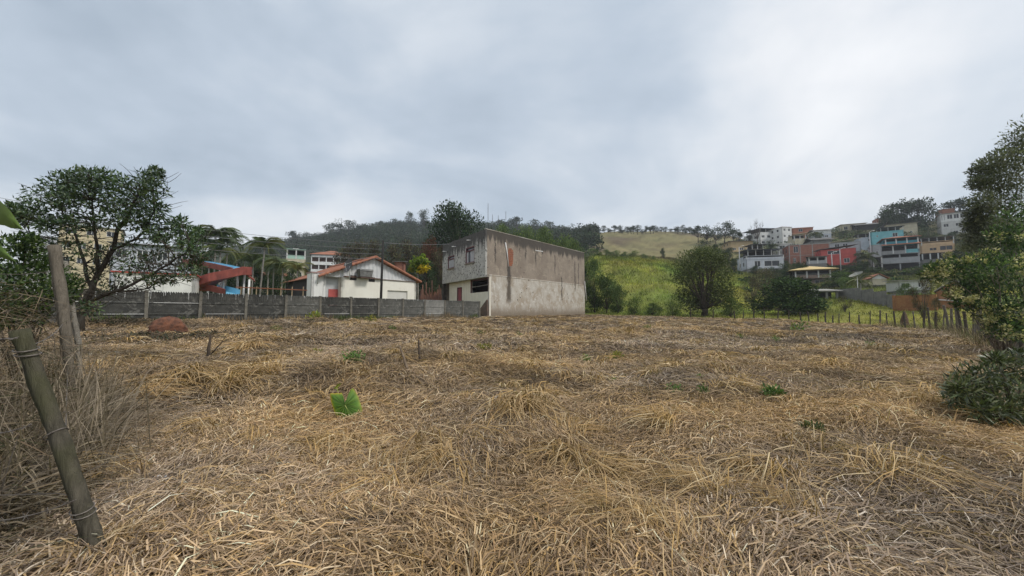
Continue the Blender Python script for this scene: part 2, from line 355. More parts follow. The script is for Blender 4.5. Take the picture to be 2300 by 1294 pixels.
PAL = np.array([[.46, .36, .24], [.375, .28, .18], [.42, .30, .155], [.315, .245, .18], [.225, .17, .122], [.12, .09, .065], [.62, .535, .41], [.32, .225, .14]])
def straw_cols(x, y, n):
    g = fbm(x * .35 + 11, y * .35 + 4, 3); p = np.array([.17, .17, .12, .14, .14, .12, .05, .09])
    c = PAL[rng.choice(len(PAL), n, p=p)]; gold = np.array([1.05, .95, .78]); grey = np.array([.96, .97, 1.05])
    k = np.clip(.5 + g * 2.2, 0, 1)[:, None]; c = c * (gold * k + grey * (1 - k))
    tone = np.clip(1 + fbm(x * .55 + 31, y * .55, 3) * 1.5, .55, 1.35)[:, None]
    return np.clip(c * tone * rng.uniform(.7, 1.25, (n, 1)), .02, .8)
def scatter(n, y0, y1, xm=1.42):
    """even over the ground seen between two distances"""
    Y = np.sqrt(rng.uniform(y0 ** 2, y1 ** 2, n)); X = rng.uniform(-xm, xm, n) * Y; return X, Y
parts = []
def lay(n, y0, y1, Lr, Wr, hr, ar, seg, jit=.85):
    X, Y = scatter(n, y0, y1); k = inpoly(X + fbm(X * .5, Y * .5) * .8, Y, FIELD); X, Y = X[k], Y[k]; n = len(X)
    ang = (vnoise(X * .33 + 3, Y * .33 + 7) * 2.4 + vnoise(X * .9, Y * .9) * 1.6) * math.pi + rng.normal(0, jit, n)
    L = rng.uniform(*Lr, n) * rng.choice([1, .55], n, p=[.45, .55]); W = rng.uniform(*Wr, n)
    parts.append(blades(X, Y, ang, L, W, rng.uniform(*hr, n), rng.uniform(*ar, n), straw_cols(X, Y, n), seg))
lay(165000, 1.5, 6.0, (.08, .38), (.003, .011), (.0, .12), (.0, .05), 2)
lay(140000, 6.0, 13.0, (.15, .55), (.006, .016), (.0, .13), (.0, .07), 2)
lay(125000, 13.0, 26.0, (.25, .7), (.014, .030), (.0, .10), (.0, .10), 2)
lay(110000, 26.0, 60.0, (.35, .9), (.03, .055), (.0, .10), (.0, .12), 1)
def tufts(n, y0, y1, per, spots=()):
    X, Y = scatter(n, y0, y1); k = inpoly(X, Y, FIELD); X, Y = list(X[k]), list(Y[k])
    R = list(rng.uniform(.25, .6, len(X)))
    for (a, b, r) in spots:
        g = G(a, b); X.append(g.x); Y.append(g.y); R.append(r)
    X, Y, R = np.array(X), np.array(Y), np.array(R); m = len(X); lean = rng.uniform(0, 2 * math.pi, m)
    xi = np.repeat(np.arange(m), per); n = len(xi); a = lean[xi] + rng.normal(0, 1.0, n); rad = rng.random(n) ** .6 * R[xi] * .45; ph = rng.uniform(0, 6.28, n)
    bx = X[xi] + np.sin(ph) * rad; by = Y[xi] + np.cos(ph) * rad; L = R[xi] * rng.uniform(.6, 1.5, n); H = R[xi] * rng.uniform(.15, .6, n)
    z0 = zt(bx, by); yy = by; W = np.clip(yy * .0022, .006, .03) * rng.uniform(.7, 1.4, n)
    tone = rng.uniform(.8, 1.15, m)[xi][:, None]; c = PAL[rng.choice([0, 1, 2, 6, 7], n, p=[.3, .2, .25, .1, .15])] * np.array([1.0, .92, .74]) * tone * rng.uniform(.75, 1.2, (n, 1))
    parts.append(blades(bx, by, a, L, W, 0 * L, 0 * L, c, 3, base=z0, zoff=lambda t: H[:, None] * np.sin(np.clip(t * 1.25, 0, 1) * math.pi * .78) * 1.2 - .35 * H[:, None] * t))
tufts(130, 2.0, 12.0, 46)
tufts(1, 3.0, 4.0, 170, ((1130, 935, .62), (1190, 925, .6), (1290, 990, .45), (1730, 1080, .5), (1600, 1130, .5), (1400, 1180, .5), (2060, 920, .45), (1280, 1040, .45), (1980, 1090, .55), (1000, 1060, .45), (560, 790, .6), (420, 860, .7), (500, 880, .7), (1340, 1080, .45), (610, 850, .6), (330, 900, .55), (240, 1262, .3), (200, 1275, .28), (180, 962, .35), (1800, 1180, .45), (1500, 1240, .45), (760, 1010, .45), (1500, 960, .45)))
tufts(420, 12.0, 40.0, 22)
def join(ps):
    o = 0; Vs, Qs, Cs = [], [], []
    for v, q, c in ps: Vs.append(v); Qs.append(q + o); Cs.append(c); o += len(v)
    return np.concatenate(Vs), np.concatenate(Qs), np.concatenate(Cs)
straw = link('mown_straw', mesh_np('mown_straw', *join(parts)), STRAW); tag(straw, 'flattened dry mown grass covering the whole open field', 'straw', kind='stuff')
# green and dry grass of the pasture behind the field
n = 110000; Y_ = np.sqrt(rng.uniform(14 ** 2, 135 ** 2, n)); X_ = rng.uniform(.0, 1.45, n) * Y_
k = ~inpoly(X_, Y_, FIELD) & ~((X_ / Y_ < .2) & (Y_ < 60)); X_, Y_ = X_[k], Y_[k]; n = len(X_)
s = np.clip(Y_ * .0055, .12, .8); c = pastcol(X_, Y_, 0 * X_) * rng.uniform(.6, 1.55, (n, 1)) * np.clip(1 + fbm(X_ * .35, Y_ * .35, 3) * 1.8, .4, 1.5)[:, None]
H = s * rng.uniform(.5, 1.3, n)
gp = blades(X_, Y_, rng.uniform(0, 6.28, n), s * .9, s * .32, 0 * s, 0 * s, c, 1, base=zt(X_, Y_), zoff=lambda t: H[:, None] * t)
tag(link('pasture_grass', mesh_np('pasture_grass', *gp), leafmat('grass_leaf', .3, .8, .1)), 'rough green grass of the pasture beyond the straw field', 'grass', kind='stuff')
# ------------------------------------------------------------------ foliage
def rdirs(n):
    d = rng.normal(size=(n, 3)); return d / np.linalg.norm(d, axis=1, keepdims=True)
def leafq(pos, dr, nr, L, W, C):
    """one folded four-cornered leaf per row: position, direction, side normal, length, width, colour"""
    sd = np.cross(dr, nr); sd /= np.linalg.norm(sd, axis=1, keepdims=True) + 1e-9; L = L[:, None]; W = W[:, None]; nn = np.cross(sd, dr)
    a = pos; b = pos + dr * L * .45 + sd * W * .5 + nn * W * .12; c = pos + dr * L; d = pos + dr * L * .45 - sd * W * .5 + nn * W * .12
    V = np.stack([a, b, c, d], 1).reshape(-1, 3); Q = np.arange(len(pos) * 4).reshape(-1, 4); return V, Q, np.repeat(C, 4, 0)
def cloud(cl, dens, L, W, pal, up=.35, squash=.8, vary=.35, shell=.45, hang=0.0):
    """leaves spread through clumps (x,y,z,r); dens = leaves per clump, or leaves per square metre of clump if negative"""
    cl = np.array([(c[0], c[1], c[2], c[3]) for c in cl], float); n_ = [int(dens if dens > 0 else -dens * 3.14 * c[3] ** 2) + 1 for c in cl]
    ix = np.repeat(np.arange(len(cl)), n_); n = len(ix); d = rdirs(n); r = rng.random(n) ** shell
    pos = cl[ix, :3] + d * (r * cl[ix, 3])[:, None] * np.array([1, 1, squash])
    dr = d * .8 + rdirs(n) * .9 + np.array([0, 0, up - hang]); dr /= np.linalg.norm(dr, axis=1, keepdims=True)
    nr = rdirs(n) + np.array([0, 0, 1.2]); pal = np.array(pal); ct = rng.uniform(1 - vary, 1 + vary, len(cl))
    C = pal[rng.integers(0, len(pal), n)] * (ct[ix] * rng.uniform(.7, 1.3, n))[:, None]
    return leafq(pos, dr, nr, L * rng.uniform(.6, 1.3, n), W * rng.uniform(.6, 1.3, n), np.clip(C, .004, .9))
def limb(mb, a, b, r0, r1, sag=.12, n=5, sides=6, wob=.06):
    a = Vector(a); b = Vector(b); L = (b - a).length; o = Vector([random.uniform(-1, 1) for _ in range(3)]) * L * wob
    pts = [a.lerp(b, i / n) + Vector((0, 0, math.sin(math.pi * i / n) * L * sag)) + o * math.sin(math.pi * i / n) for i in range(n + 1)]
    mb.tube(pts, [r0 + (r1 - r0) * i / n for i in range(n + 1)], sides, jit=.15); return pts
GREEN = [(0.061, 0.101, 0.030), (0.081, 0.128, 0.041), (0.047, 0.081, 0.027), (0.101, 0.149, 0.047)]
DARK = [(0.024, 0.046, 0.018), (0.035, 0.059, 0.024), (0.019, 0.035, 0.015), (0.049, 0.076, 0.030)]
LIGHT = [(0.121, 0.162, 0.047), (0.162, 0.203, 0.061), (0.095, 0.135, 0.041), (0.189, 0.216, 0.081)]
OLIVE = [(0.115, 0.115, 0.054), (0.149, 0.142, 0.068), (0.081, 0.088, 0.043), (0.095, 0.074, 0.041)]
BROWN = [(.075, .052, .036), (.10, .07, .05), (.05, .042, .028), (.06, .065, .03)]
BLUE = [(.034, .050, .030), (.045, .062, .036), (.026, .040, .026), (.055, .070, .040)]
def tree_proto(seed, H, W, shape, pal, leaf, nleaf, nclump=16, bare=False, trunk_h=.35, multi=1):
    """trunk mesh and crown mesh of one kind of tree, base at origin"""
    random.seed(seed); cl = []
    for i in range(nclump):
        a = random.uniform(0, 6.283); u = random.random() ** .5
        if shape == 'round': z = random.uniform(trunk_h, .93); rr_ = math.sqrt(max(.08, 1 - ((z - (trunk_h + 1) / 2) / ((1.06 - trunk_h) / 2)) ** 2)); r = .20
        elif shape == 'umbrella': z = random.uniform(.70, .93) - .18 * u; rr_ = 1.0; r = .17
        elif shape == 'bush': z = random.uniform(.12, .86); rr_ = math.sqrt(max(.1, 1 - z * z * 1.05)); r = .22
        else: z = random.uniform(trunk_h, .95); rr_ = .35 + .65 * math.sin(math.pi * min(1, (z - trunk_h + .08) / (1.12 - trunk_h))); r = .17
        x, y = math.cos(a) * u * rr_ * W / 2 * .82, math.sin(a) * u * rr_ * W / 2 * .82
        cl.append((x, y, z * H, r * (W + H) / 2 * random.uniform(.7, 1.2)))
    cl.append((0, 0, .86 * H, .15 * (W + H) / 2))
    mb = MB(); tr = H * .022 + .02
    for k in range(multi):
        ox = (k - (multi - 1) / 2) * .05 * H; fork = Vector((ox * 1.5 + random.uniform(-.03, .03) * H, random.uniform(-.03, .03) * H, max(.1, trunk_h) * H))
        mb.tube([(ox, 0, -.4), (ox * 1.1, .01 * H, trunk_h * H * .5), fork], [tr * 1.3, tr, tr * .8], 7, jit=.1)
        for c in cl[k::multi]: limb(mb, fork, (c[0], c[1], c[2] - c[3] * .2), tr * .55, tr * .12, .03 if shape != 'umbrella' else -.05, 4, 5)
    if bare:
        for c in cl:
            for q in range(5): limb(mb, (c[0], c[1], c[2] - c[3] * .3), Vector(c[:3]) + Vector([random.uniform(-1, 1), random.uniform(-1, 1), random.uniform(-.1, 1.2)]) * c[3], tr * .16, tr * .04, .02, 3, 4)
    me_t = mb.mesh('trunk', True); me_t.materials.append(BARK_D if shape != 'thin' else BARK)
    v, q, c = cloud(cl, max(1, nleaf // len(cl)), leaf, leaf * .6, pal, squash=.75); me_c = mesh_np('crown', v, q, c); me_c.materials.append(NEEDLE)
    return me_t, me_c, H, W
PROTO = {
 'mango': [tree_proto(s, 14, 13, 'round', DARK, .40, 15000, 44, trunk_h=.12) for s in (1, 2)],
 'hilltop': [tree_proto(s, 12, 12, 'round', DARK + BLUE[:1], .75, 4200, 30, trunk_h=.1) for s in (31, 32)],
 'acacia': [tree_proto(s, 9, 9, 'umbrella', LIGHT[:3] + GREEN[:2], .30, 5200, 24, trunk_h=.25) for s in (3, 4)],
 'mid': [tree_proto(s, 8, 7, 'round', GREEN + LIGHT[:1], .30, 6000, 26, trunk_h=.12) for s in (5, 6, 7)],
 'middark': [tree_proto(s, 8, 7.5, 'round', DARK + GREEN[2:3], .30, 4600, 20, trunk_h=.15) for s in (8, 9, 10)],
 'bush': [tree_proto(s, 4, 5.5, 'bush', DARK + GREEN[:2], .22, 9000, 34, trunk_h=.1, multi=2) for s in (11, 12)],
 'bushlight': [tree_proto(s, 4, 5, 'bush', GREEN + LIGHT[:2], .2, 3200, 16, trunk_h=.1, multi=2) for s in (13, 14)],
 'far': [tree_proto(s, 9, 8, sh, BLUE, .62, 900, 16, trunk_h=.3) for s, sh in ((15, 'umbrella'), (16, 'round'), (17, 'other'), (18, 'round'), (19, 'umbrella'))],
 'brown': [tree_proto(s, 10, 7, 'other', BROWN + OLIVE[:2], .34, 2200, 18, trunk_h=.4, bare=True) for s in (20, 21, 22)],
 'olive': [tree_proto(s, 6, 6, 'other', OLIVE + BROWN[:1], .2, 2600, 18, trunk_h=.15, bare=True, multi=2) for s in (23, 24)],
 'red': [tree_proto(25, 9, 8, 'umbrella', [(.13, .05, .035), (.17, .075, .05), (.09, .05, .03), (.06, .06, .03)], .32, 3200, 20, trunk_h=.3)],
 'bare': [tree_proto(26, 9, 9, 'umbrella', BROWN, .1, 20, 18, trunk_h=.25, bare=True)],
 'big': [tree_proto(27, 9, 8.2, 'round', [(.08, .10, .034), (.11, .13, .045), (.06, .08, .027), (.13, .15, .055)], .26, 15000, 52, trunk_h=.12, multi=3)],
}
_cnt = {}
def plant(kind, x, ytop, Y, wpx=None, name='tree', label='', cat='tree', group=None, dz=0.0, ybase=None):
    """tree whose crown top shows at photo (x, ytop), standing on the ground at forward distance Y"""
    i = _cnt.get(kind, 0); _cnt[kind] = i + 1; mt, mc, H, W = PROTO[kind][i % len(PROTO[kind])]
    X = (x - CX) / F * Y; z = gz(X, Y) if ybase is None else P(x, ybase, Y).z; hh = P(x, ytop, Y).z - z
    if hh < .6: hh = .6
    ww = (wpx * Y / F) if wpx else hh * W / H
    o = empty(name, (X, Y, z - .05), label, cat, group, rz=random.uniform(0, 6.28)); o.scale = (ww / W, ww / W, hh / H)
    link('trunk', mt, None, o); link('crown', mc, None, o); return o
# far wooded hill: one mass
n = 1500; Yf = np.sqrt(rng.uniform(85 ** 2, 420 ** 2, n)); xf = rng.uniform(560, 1345, n); Xf = (xf - CX) / F * Yf
kz = (Yf > 150) | (xf > 880); kz &= ~((xf < 700) & (Yf < 260)) & ~((xf > 690) & (xf < 800) & (Yf < 165)); Xf, Yf = Xf[kz], Yf[kz]
rad = np.clip(Yf * .014, 1.6, 4.6) * rng.uniform(.7, 1.3, len(Xf)); zf = zt(Xf, Yf) + rad * .9
pal = np.array(BLUE + DARK[:2] + BROWN[2:] + OLIVE[2:3])
cl = np.stack([Xf, Yf, zf, rad], -1); v, q, c = cloud(cl, 120, 1.15, .8, BLUE + DARK[:2] + [(.05, .05, .026)], squash=.95, vary=.5, shell=.3)
tag(link('forest', mesh_np('forest', v, q, c), NEEDLE), 'dense dark wood covering the rounded hill behind the houses', 'forest', kind='stuff')
# undergrowth between the houses of the right hill and along the pasture edge
n = 520; Yf = np.sqrt(rng.uniform(78 ** 2, 215 ** 2, n)); xf = rng.uniform(1655, 2420, n); Xf = (xf - CX) / F * Yf
rad = np.clip(Yf * .010, .6, 1.9) * rng.uniform(.6, 1.3, n); v, q, c = cloud(np.stack([Xf, Yf, zt(Xf, Yf) + rad * .3, rad], -1), 110, .5, .34, DARK + GREEN + OLIVE[:2], vary=.45)
tag(link('hillside_scrub', mesh_np('hillside_scrub', v, q, c), NEEDLE), 'low green scrub filling the gaps between hillside houses', 'scrub', kind='stuff')

T = 'tree'
MARKS = [(1719, 590, 'bluish white long house'), (1819, 575, 'raw brick house'), (1883, 580, 'coral red house'), (2023, 570, 'teal building'), (2108, 560, 'peach house'), (1827, 620, 'yellow-roofed house'), (1995, 535, 'turquoise house'), (2145, 505, 'white modern house'), (1795, 525, 'orange brick block'), (1918, 510, 'cream crest house'), (1975, 625, 'tiny red-roofed house'), (2050, 635, 'low white house'), (1665, 550, 'long ochre house'), (1850, 525, 'white crest house with awning')]
def beside(x, y, what):
    m_ = min(MARKS, key=lambda q: abs(q[0] - x) + 1.5 * abs(q[1] - y)); rel = 'just below' if y > m_[1] + 14 else ('above' if y < m_[1] - 14 else ('right of' if x > m_[0] else 'left of'))
    return '%s %s the %s' % (what, rel, m_[2])
for x, y, wp in ((652, 518, 40), (684, 522, 30), (742, 500, 48), (775, 494, 50), (812, 502, 36), (852, 496, 30), (884, 492, 30), (918, 475, 26), (951, 471, 30), (1128, 492, 36), (1160, 486, 40), (1200, 494, 40), (1235, 496, 34)):
    plant('far', x, y, 345, wp, 'skyline_tree', 'tall tree standing out along the crest of the wooded hill', T, 'trees on the wooded crest')
for i in range(27):
    x = 1322 + i * 8.9 + random.uniform(-3, 3)
    plant('far', x, 525 - random.choice((9, 12, 16, 19)) - (8 if i in (15, 16) else 0), 246 + random.uniform(-6, 8), random.uniform(12, 24), 'ridge_tree', 'small dark tree in the row along the pasture hilltop', T, 'trees along the pasture ridge')
for x, y, Y, wp in ((1572, 506, 200, 34), (1592, 508, 190, 36), (1612, 512, 185, 30), (1632, 499, 192, 40), (1652, 512, 186, 34), (1665, 520, 170, 26), (1690, 515, 190, 16), (1585, 540, 150, 42), (1612, 548, 140, 40), (1640, 556, 136, 36), (1660, 545, 160, 30), (1676, 560, 128, 26), (1648, 580, 112, 34)):
    plant('far' if Y > 155 else 'middark', x, y, Y, wp, 'hill_tree', 'dark leafy tree of the grove where pasture hill meets the houses', T, 'grove left of the hillside houses')
plant('mango', 1035, 464, 78, 158, 'mango_tree', 'huge dense dark-leaved tree rising behind the two-storey concrete building', T)
plant('acacia', 1130, 500, 92, 60, 'acacia_tree', 'feathery light green tree just beside the huge dark tree, behind the roof', T)
for x, y, Y, wp in ((1172, 500, 88, 70), (1222, 506, 84, 76), (1264, 520, 80, 60), (1290, 532, 76, 50)):
    plant('acacia', x, y, Y, wp, 'acacia_tree', 'feathery light green tree above the concrete building roof', T, 'feathery trees behind the building')
for x, y, Y, wp in ((800, 545, 70, 60), (840, 548, 66, 56), (880, 552, 62, 56), (915, 545, 68, 60), (960, 552, 64, 60), (985, 566, 60, 44), (765, 560, 72, 50)):
    plant('brown', x, y, Y, wp, 'woodland_tree', 'half-bare brownish woodland tree behind the white gabled house', T, 'half-bare trees behind the gabled house')
for x, y, Y, wp in ((900, 585, 56, 40), (965, 590, 58, 44), (925, 600, 60, 40)):
    plant('middark', x, y, Y, wp, 'woodland_tree', 'dense dark green tree low behind the white gabled house', T, 'dark trees behind the gabled house')
plant('red', 968, 524, 62, 62, 'red_leaved_tree', 'tree with rusty red leaves left of the concrete building', T)
for x, y, Y, wp in ((1335, 582, 61, 56), (1362, 618, 60, 56), (1388, 640, 58, 50)):
    plant('mid', x, y, Y, wp, 'edge_tree', 'slender green tree beside the right end of the concrete building', T, 'trees right of the concrete building')
plant('big', 1580, 558, 52, 142, 'broad_tree', 'broad olive-green tree with several thin trunks at the field edge', T)
plant('bush', 1765, 624, 51, 150, 'dark_shrub', 'big round dark shrub at the field edge below the yellow-roofed house', 'shrub')
for x, y, Y, wp in ((1425, 668, 55, 44), (1465, 680, 53, 50), (1510, 676, 51, 46), (1640, 668, 49, 56)):
    plant('bushlight', x, y, Y, wp, 'edge_shrub', 'low green shrub at the back edge of the field by the broad tree', 'shrub', 'shrubs along the back field edge')
plant('olive', 1715, 600, 75, 66, 'dry_shrub', 'thin twiggy half-dry shrub above the big dark shrub', 'shrub')
plant('olive', 1690, 625, 66, 50, 'dry_shrub', 'pale yellowish half-dry shrub beside the big dark shrub', 'shrub')
for x, y, wp in ((1335, 557, 36), (1365, 560, 30), (1385, 562, 30), (1405, 565, 26), (1425, 563, 34), (1448, 570, 24), (1470, 574, 14), (1350, 566, 26)):
    plant('bushlight', x, y, 116, wp, 'pasture_shrub', 'grey-green shrub in the hedge across the middle of the pasture', 'shrub', 'hedge across the pasture')
plant('middark', 1491, 557, 140, 13, 'lone_tree', 'single small dark round tree alone on the open pasture', T)
plant('bare', 1706, 492, 178, 36, 'bare_tree', 'leafless grey tree above the blue-topped white block', T)
for x, y, Y, wp in ((2030, 455, 165, 66), (2075, 450, 163, 62), (2008, 470, 160, 40)):
    plant('hilltop', x, y, Y, wp, 'hilltop_tree', 'large dark tree on the hilltop above the houses', T, 'large trees on the hilltop')
plant('hilltop', 2172, 448, 172, 58, 'hilltop_tree', 'clipped dark tree beside the brick hut, above the white modern house', T)
for x, y, Y, wp in ((1738, 600, 104, 36), (1770, 592, 100, 40), (1800, 588, 98, 30), (1842, 600, 102, 30), (1862, 598, 102, 34), (1700, 596, 106, 30), (1756, 606, 98, 34), (1925, 600, 100, 34), (1880, 604, 98, 36), (1960, 600, 104, 30), (2000, 612, 92, 34), (1890, 594, 106, 36), (1918, 590, 106, 36), (1945, 586, 106, 32), (1905, 612, 84, 36), (1950, 605, 82, 30), (2040, 610, 92, 40), (2068, 604, 94, 40), (2090, 590, 104, 36), (2130, 582, 106, 40), (2160, 560, 98, 50), (2185, 545, 105, 50), (1845, 522, 168, 26), (1905, 518, 176, 30), (1925, 520, 170, 26), (1820, 535, 160, 26), (1690, 545, 150, 24), (2095, 510, 140, 40), (2215, 520, 120, 60), (2150, 520, 130, 40)):
    plant('middark', x, y, Y, wp, 'hillside_tree', beside(x, y, 'dark green leafy tree on the slope'), T, 'trees among the hillside houses')
plant('mid', 1884, 612, 82, 66, 'garden_tree', 'loose light green tree hiding the right end of the yellow-roofed house', T)
plant('bushlight', 1900, 622, 70, 40, 'garden_shrub', 'green garden shrub behind the grey block wall near the dish', 'shrub')
plant('bushlight', 2040, 636, 56, 44, 'garden_shrub', 'green garden shrub above the orange clay wall', 'shrub')
plant('middark', 650, 618, 39, 44, 'round_shrub', 'round dark shrub between palms and white annexe', 'shrub')
for x, y, Y, wp in ((470, 560, 62, 60), (520, 575, 60, 60), (560, 590, 62, 50), (610, 585, 66, 60), (655, 592, 70, 40), (430, 570, 64, 50), (545, 600, 52, 40), (580, 600, 56, 50), (500, 590, 54, 50), (625, 605, 52, 44), (460, 590, 56, 50)):
    plant('middark', x, y, Y, wp, 'park_tree', 'dark green tree filling in behind the palms ' + ('above the red water slide' if x < 530 else ('around the tall leaning palm' if x < 600 else 'near the mint-green terrace')), T, 'trees among the palms')

# ---- palms: every frond is its own piece
def frond_mesh(L, seed):
    random.seed(seed); v = []; f = []; mb = MB(); n = 16; pts = []
    for i in range(n + 1):
        t = i / n; pts.append(Vector((L * (t * .80 + .02), 0, L * (.62 * t - .95 * t ** 2.2))))
    mb.tube(pts, [.03 * (1 - .8 * i / n) for i in range(n + 1)], 4)
    for i in range(1, n + 1):
        t = i / n; ll = L * .30 * math.sin(math.pi * min(1, t * .86 + .1)) + .06
        for s in (-1, 1):
            for dx in (0, .45):
                p = pts[i].lerp(pts[i - 1], dx); d = Vector((.55, s * .78, -.22 + random.uniform(-.2, .1))).normalized(); w_ = Vector((.045 * L * .35, 0, .01))
                m = p + d * ll * .55 + Vector((0, 0, -.02 * ll)); e = p + d * ll + Vector((0, 0, -.28 * ll))
                mb.add([p - w_ * .5, p + w_ * .5, m + w_ * .5, m - w_ * .5, e], [(0, 1, 2, 3), (3, 2, 4)])
    return mb.mesh('frond')
PALMLEAF = mat('palm_leaf', (.045, .075, .022), (.085, .11, .035), 1.2, .5); PALMYEL = mat('palm_leaf_light', (.11, .14, .035), (.16, .16, .05), 1.2, .5)
PALMTR = mat('palm_trunk', (.26, .245, .22), (.17, .155, .135), 5, .9)
FR = [frond_mesh(1.0, s) for s in range(3)]
for m_ in FR: m_.materials.append(PALMLEAF)
FRY = [m_.copy() for m_ in FR]
for m_ in FRY: m_.materials.clear(); m_.materials.append(PALMYEL)
def palm(x, yc, Y, L, nf=13, label='', group=None, lean=0.0, lightk=.15, trunk=True):
    X = (x - CX) / F * Y; z0 = gz(X, Y); top = P(x, yc, Y).z - z0
    o = empty('palm_tree', (X, Y, z0), label, 'palm', group)
    if trunk: MB().tube([(lean * top, 0, -.3), (lean * top * .6, 0, top * .45), (0, 0, top)], [.11, .085, .07], 8, jit=.06).build('trunk', PALMTR, o, True)
    MB().tube([(0, 0, top - .1), (0, 0, top + .5 * L * .35)], [.10, .05], 7).build('crownshaft', PALMLEAF, o, True)
    for k in range(nf):
        m_ = random.choice(FRY if random.random() < lightk else FR); f_ = link('frond', m_, None, o); f_.location = (0, 0, top + .1)
        s = L * random.uniform(.8, 1.1); f_.scale = (s, s, s); f_.rotation_euler = (0, random.uniform(-.75, .45), 2 * math.pi * k / nf + random.uniform(-.25, .25))
    return o
palm(590, 556, 42, 2.6, 15, 'tall palm with a leaning pale grey trunk, highest beside the power lines', None, -.06)
palm(478, 528, 47, 3.2, 16, 'tall palm with long drooping fronds right of the leafy tree', None)
for x, yc, Y, L in ((505, 545, 50, 2.8), (450, 548, 46, 2.6), (490, 565, 45, 2.4), (545, 585, 54, 2.8), (565, 590, 50, 2.6), (612, 592, 47, 2.6), (632, 600, 45, 2.6), (528, 582, 58, 2.8), (600, 588, 55, 2.6)):
    palm(x, yc, Y, L, 13, 'bushy park palm ' + ('above the red water slide' if x < 530 else ('left of the tall leaning palm' if x < 590 else 'between the tall leaning palm and the white annexe')), 'palms behind the wall')
palm(666, 606, 41, 1.9, 9, 'small palm with bright arching fronds near the white annexe', None, 0, .7)
palm(1948, 580, 108, 4.2, 12, 'palm tree left of the teal building', None)
palm(1735, 560, 128, 3.6, 10, 'dark palm in front of the small yellow house', None)
palm(1838, 528, 165, 4, 10, 'palm beside the orange brick block on the hill', None)
palm(1935, 634, 64, 2.2, 9, 'short bright palm behind the grey block wall', None, 0, .8)
# papaya
o = empty('papaya_tree', (P(938, 650, 47).x, 47, gz(P(938, 650, 47).x, 47)), 'papaya tree with yellow-green leaf tuft on a thin bare stem', 'papaya')
tz = P(938, 604, 47).z - o.location.z
MB().tube([(0.1, 0, -.2), (.05, 0, tz * .5), (0, 0, tz)], [.10, .09, .07], 7).build('trunk', PALMTR, o, True)
cl = [(random.uniform(-.85, .85), random.uniform(-.7, .7), tz + random.uniform(-.2, 1.6), .42) for _ in range(16)]
v, q, c = cloud(cl, 46, .36, .26, [(.17, .25, .03), (.24, .30, .04), (.12, .19, .03)], hang=.5); link('crown', mesh_np('crown', v, q, c), LEAF, o)
cl = [(random.uniform(.2, 1.1), random.uniform(-.6, .6), tz + random.uniform(-.45, .35), .3) for _ in range(6)] + [(random.uniform(-1, -.4), random.uniform(-.6, .6), tz + .1, .28) for _ in range(2)]
v, q, c = cloud(cl, 40, .36, .26, [(.50, .38, .02), (.42, .33, .03)], hang=.6); tag(link('yellowing_leaves', mesh_np('yellowing_leaves', v, q, c), LEAF, o), 'yellow dying papaya leaves')
# ------------------------------------------------------------------ precast concrete wall
def stain_mat(name, c, c2, ztop, zfade, dark=(.03, .029, .027), pale=None, scale=1.5, spots=None, bump=.5, dirt=.7, bottom=None, runs=()):
    m = bpy.data.materials.new(name); m.use_nodes = True; t = NT(m.node_tree); co = t.n('ShaderNodeTexCoord').outputs['Object']
    z = t.n('ShaderNodeSeparateXYZ', {0: co}).outputs[2]
    k = t.mix(t.mr(t.noise(co, scale, 6.0, .65), .35, .65), c, c2)
    if pale: k = t.mix(t.mr(t.noise(co, scale * 2.3, 6.0, .7, 1.0), .52, .66, 0, .85), k, pale)
    mp = t.n('ShaderNodeMapping', {'Vector': co, 'Scale': (1.5, 1.5, .12)}); st = t.noise(mp, 1.3, 7.0, .7)
    edge = t.math('ADD', z, t.math('MULTIPLY', t.math('SUBTRACT', st, .5), zfade * 2.6))
    k = t.mix(t.mr(edge, ztop - zfade, ztop - zfade * .55, 0, .88), k, dark)
    k = t.mix(t.mr(st, .60, .80, 0, dirt), k, dark)
    if bottom: k = t.mix(t.mr(t.math('ADD', z, t.math('MULTIPLY', st, .8)), bottom[0], bottom[1], 1, 0), k, bottom[2])
    for (dv, u0, hw, za, zb) in runs:                            # dark run-off below a leaking pipe or hole
        u = t.math('ABSOLUTE', t.math('SUBTRACT', t.math('ADD', t.vmath('DOT_PRODUCT', co, tuple(dv)), t.math('MULTIPLY', t.math('SUBTRACT', t.noise(co, 1.6, 5.0, .7), .5), .9)), u0))
        k = t.mix(t.math('MULTIPLY', t.math('MULTIPLY', t.mr(u, hw * .3, hw * 1.3, .9, 0), t.mr(z, za, za - .4, 0, 1)), t.mr(z, zb, zb + 1.0, 0, 1)), k, dark)
    if spots:
        vo = t.n('ShaderNodeTexVoronoi', {'Vector': co, 'Scale': spots}); s2 = t.mr(vo.outputs['Distance'], .18, .42, .8, 0)
        k = t.mix(t.math('MULTIPLY', s2, t.mr(t.noise(co, .8, 3.0), .30, .52)), k, dark)
    k = t.mix(t.mr(t.noise(co, 22, 5.0, .7), .3, .75, 0, .35), k, (.02, .02, .018))
    bn = t.n('ShaderNodeBump', {'Strength': bump, 'Distance': .06, 'Height': t.noise(co, 9, 7.0, .75)})
    t.n('ShaderNodeOutputMaterial', {0: t.n('ShaderNodeBsdfPrincipled', {'Base Color': k, 'Roughness': .93, 'Specular IOR Level': .15, 'Normal': bn})}); return m
CONC = stain_mat('mouldy_concrete', (.15, .148, .132), (.085, .085, .077), 9, .01, (.028, .029, .026), (.25, .245, .22), 1.1, None, .5, .7)
CONC_M = CONC
CONC = stain_mat('black_mouldy_concrete', (.082, .081, .073), (.044, .044, .040), 9, .01, (.02, .021, .019), (.19, .185, .165), 1.1, None, .5, .7)
CONC_L = stain_mat('pale_concrete', (.30, .295, .27), (.20, .20, .185), 9, .01, (.05, .05, .045), (.36, .35, .32), 1.1, None, .5, .5)
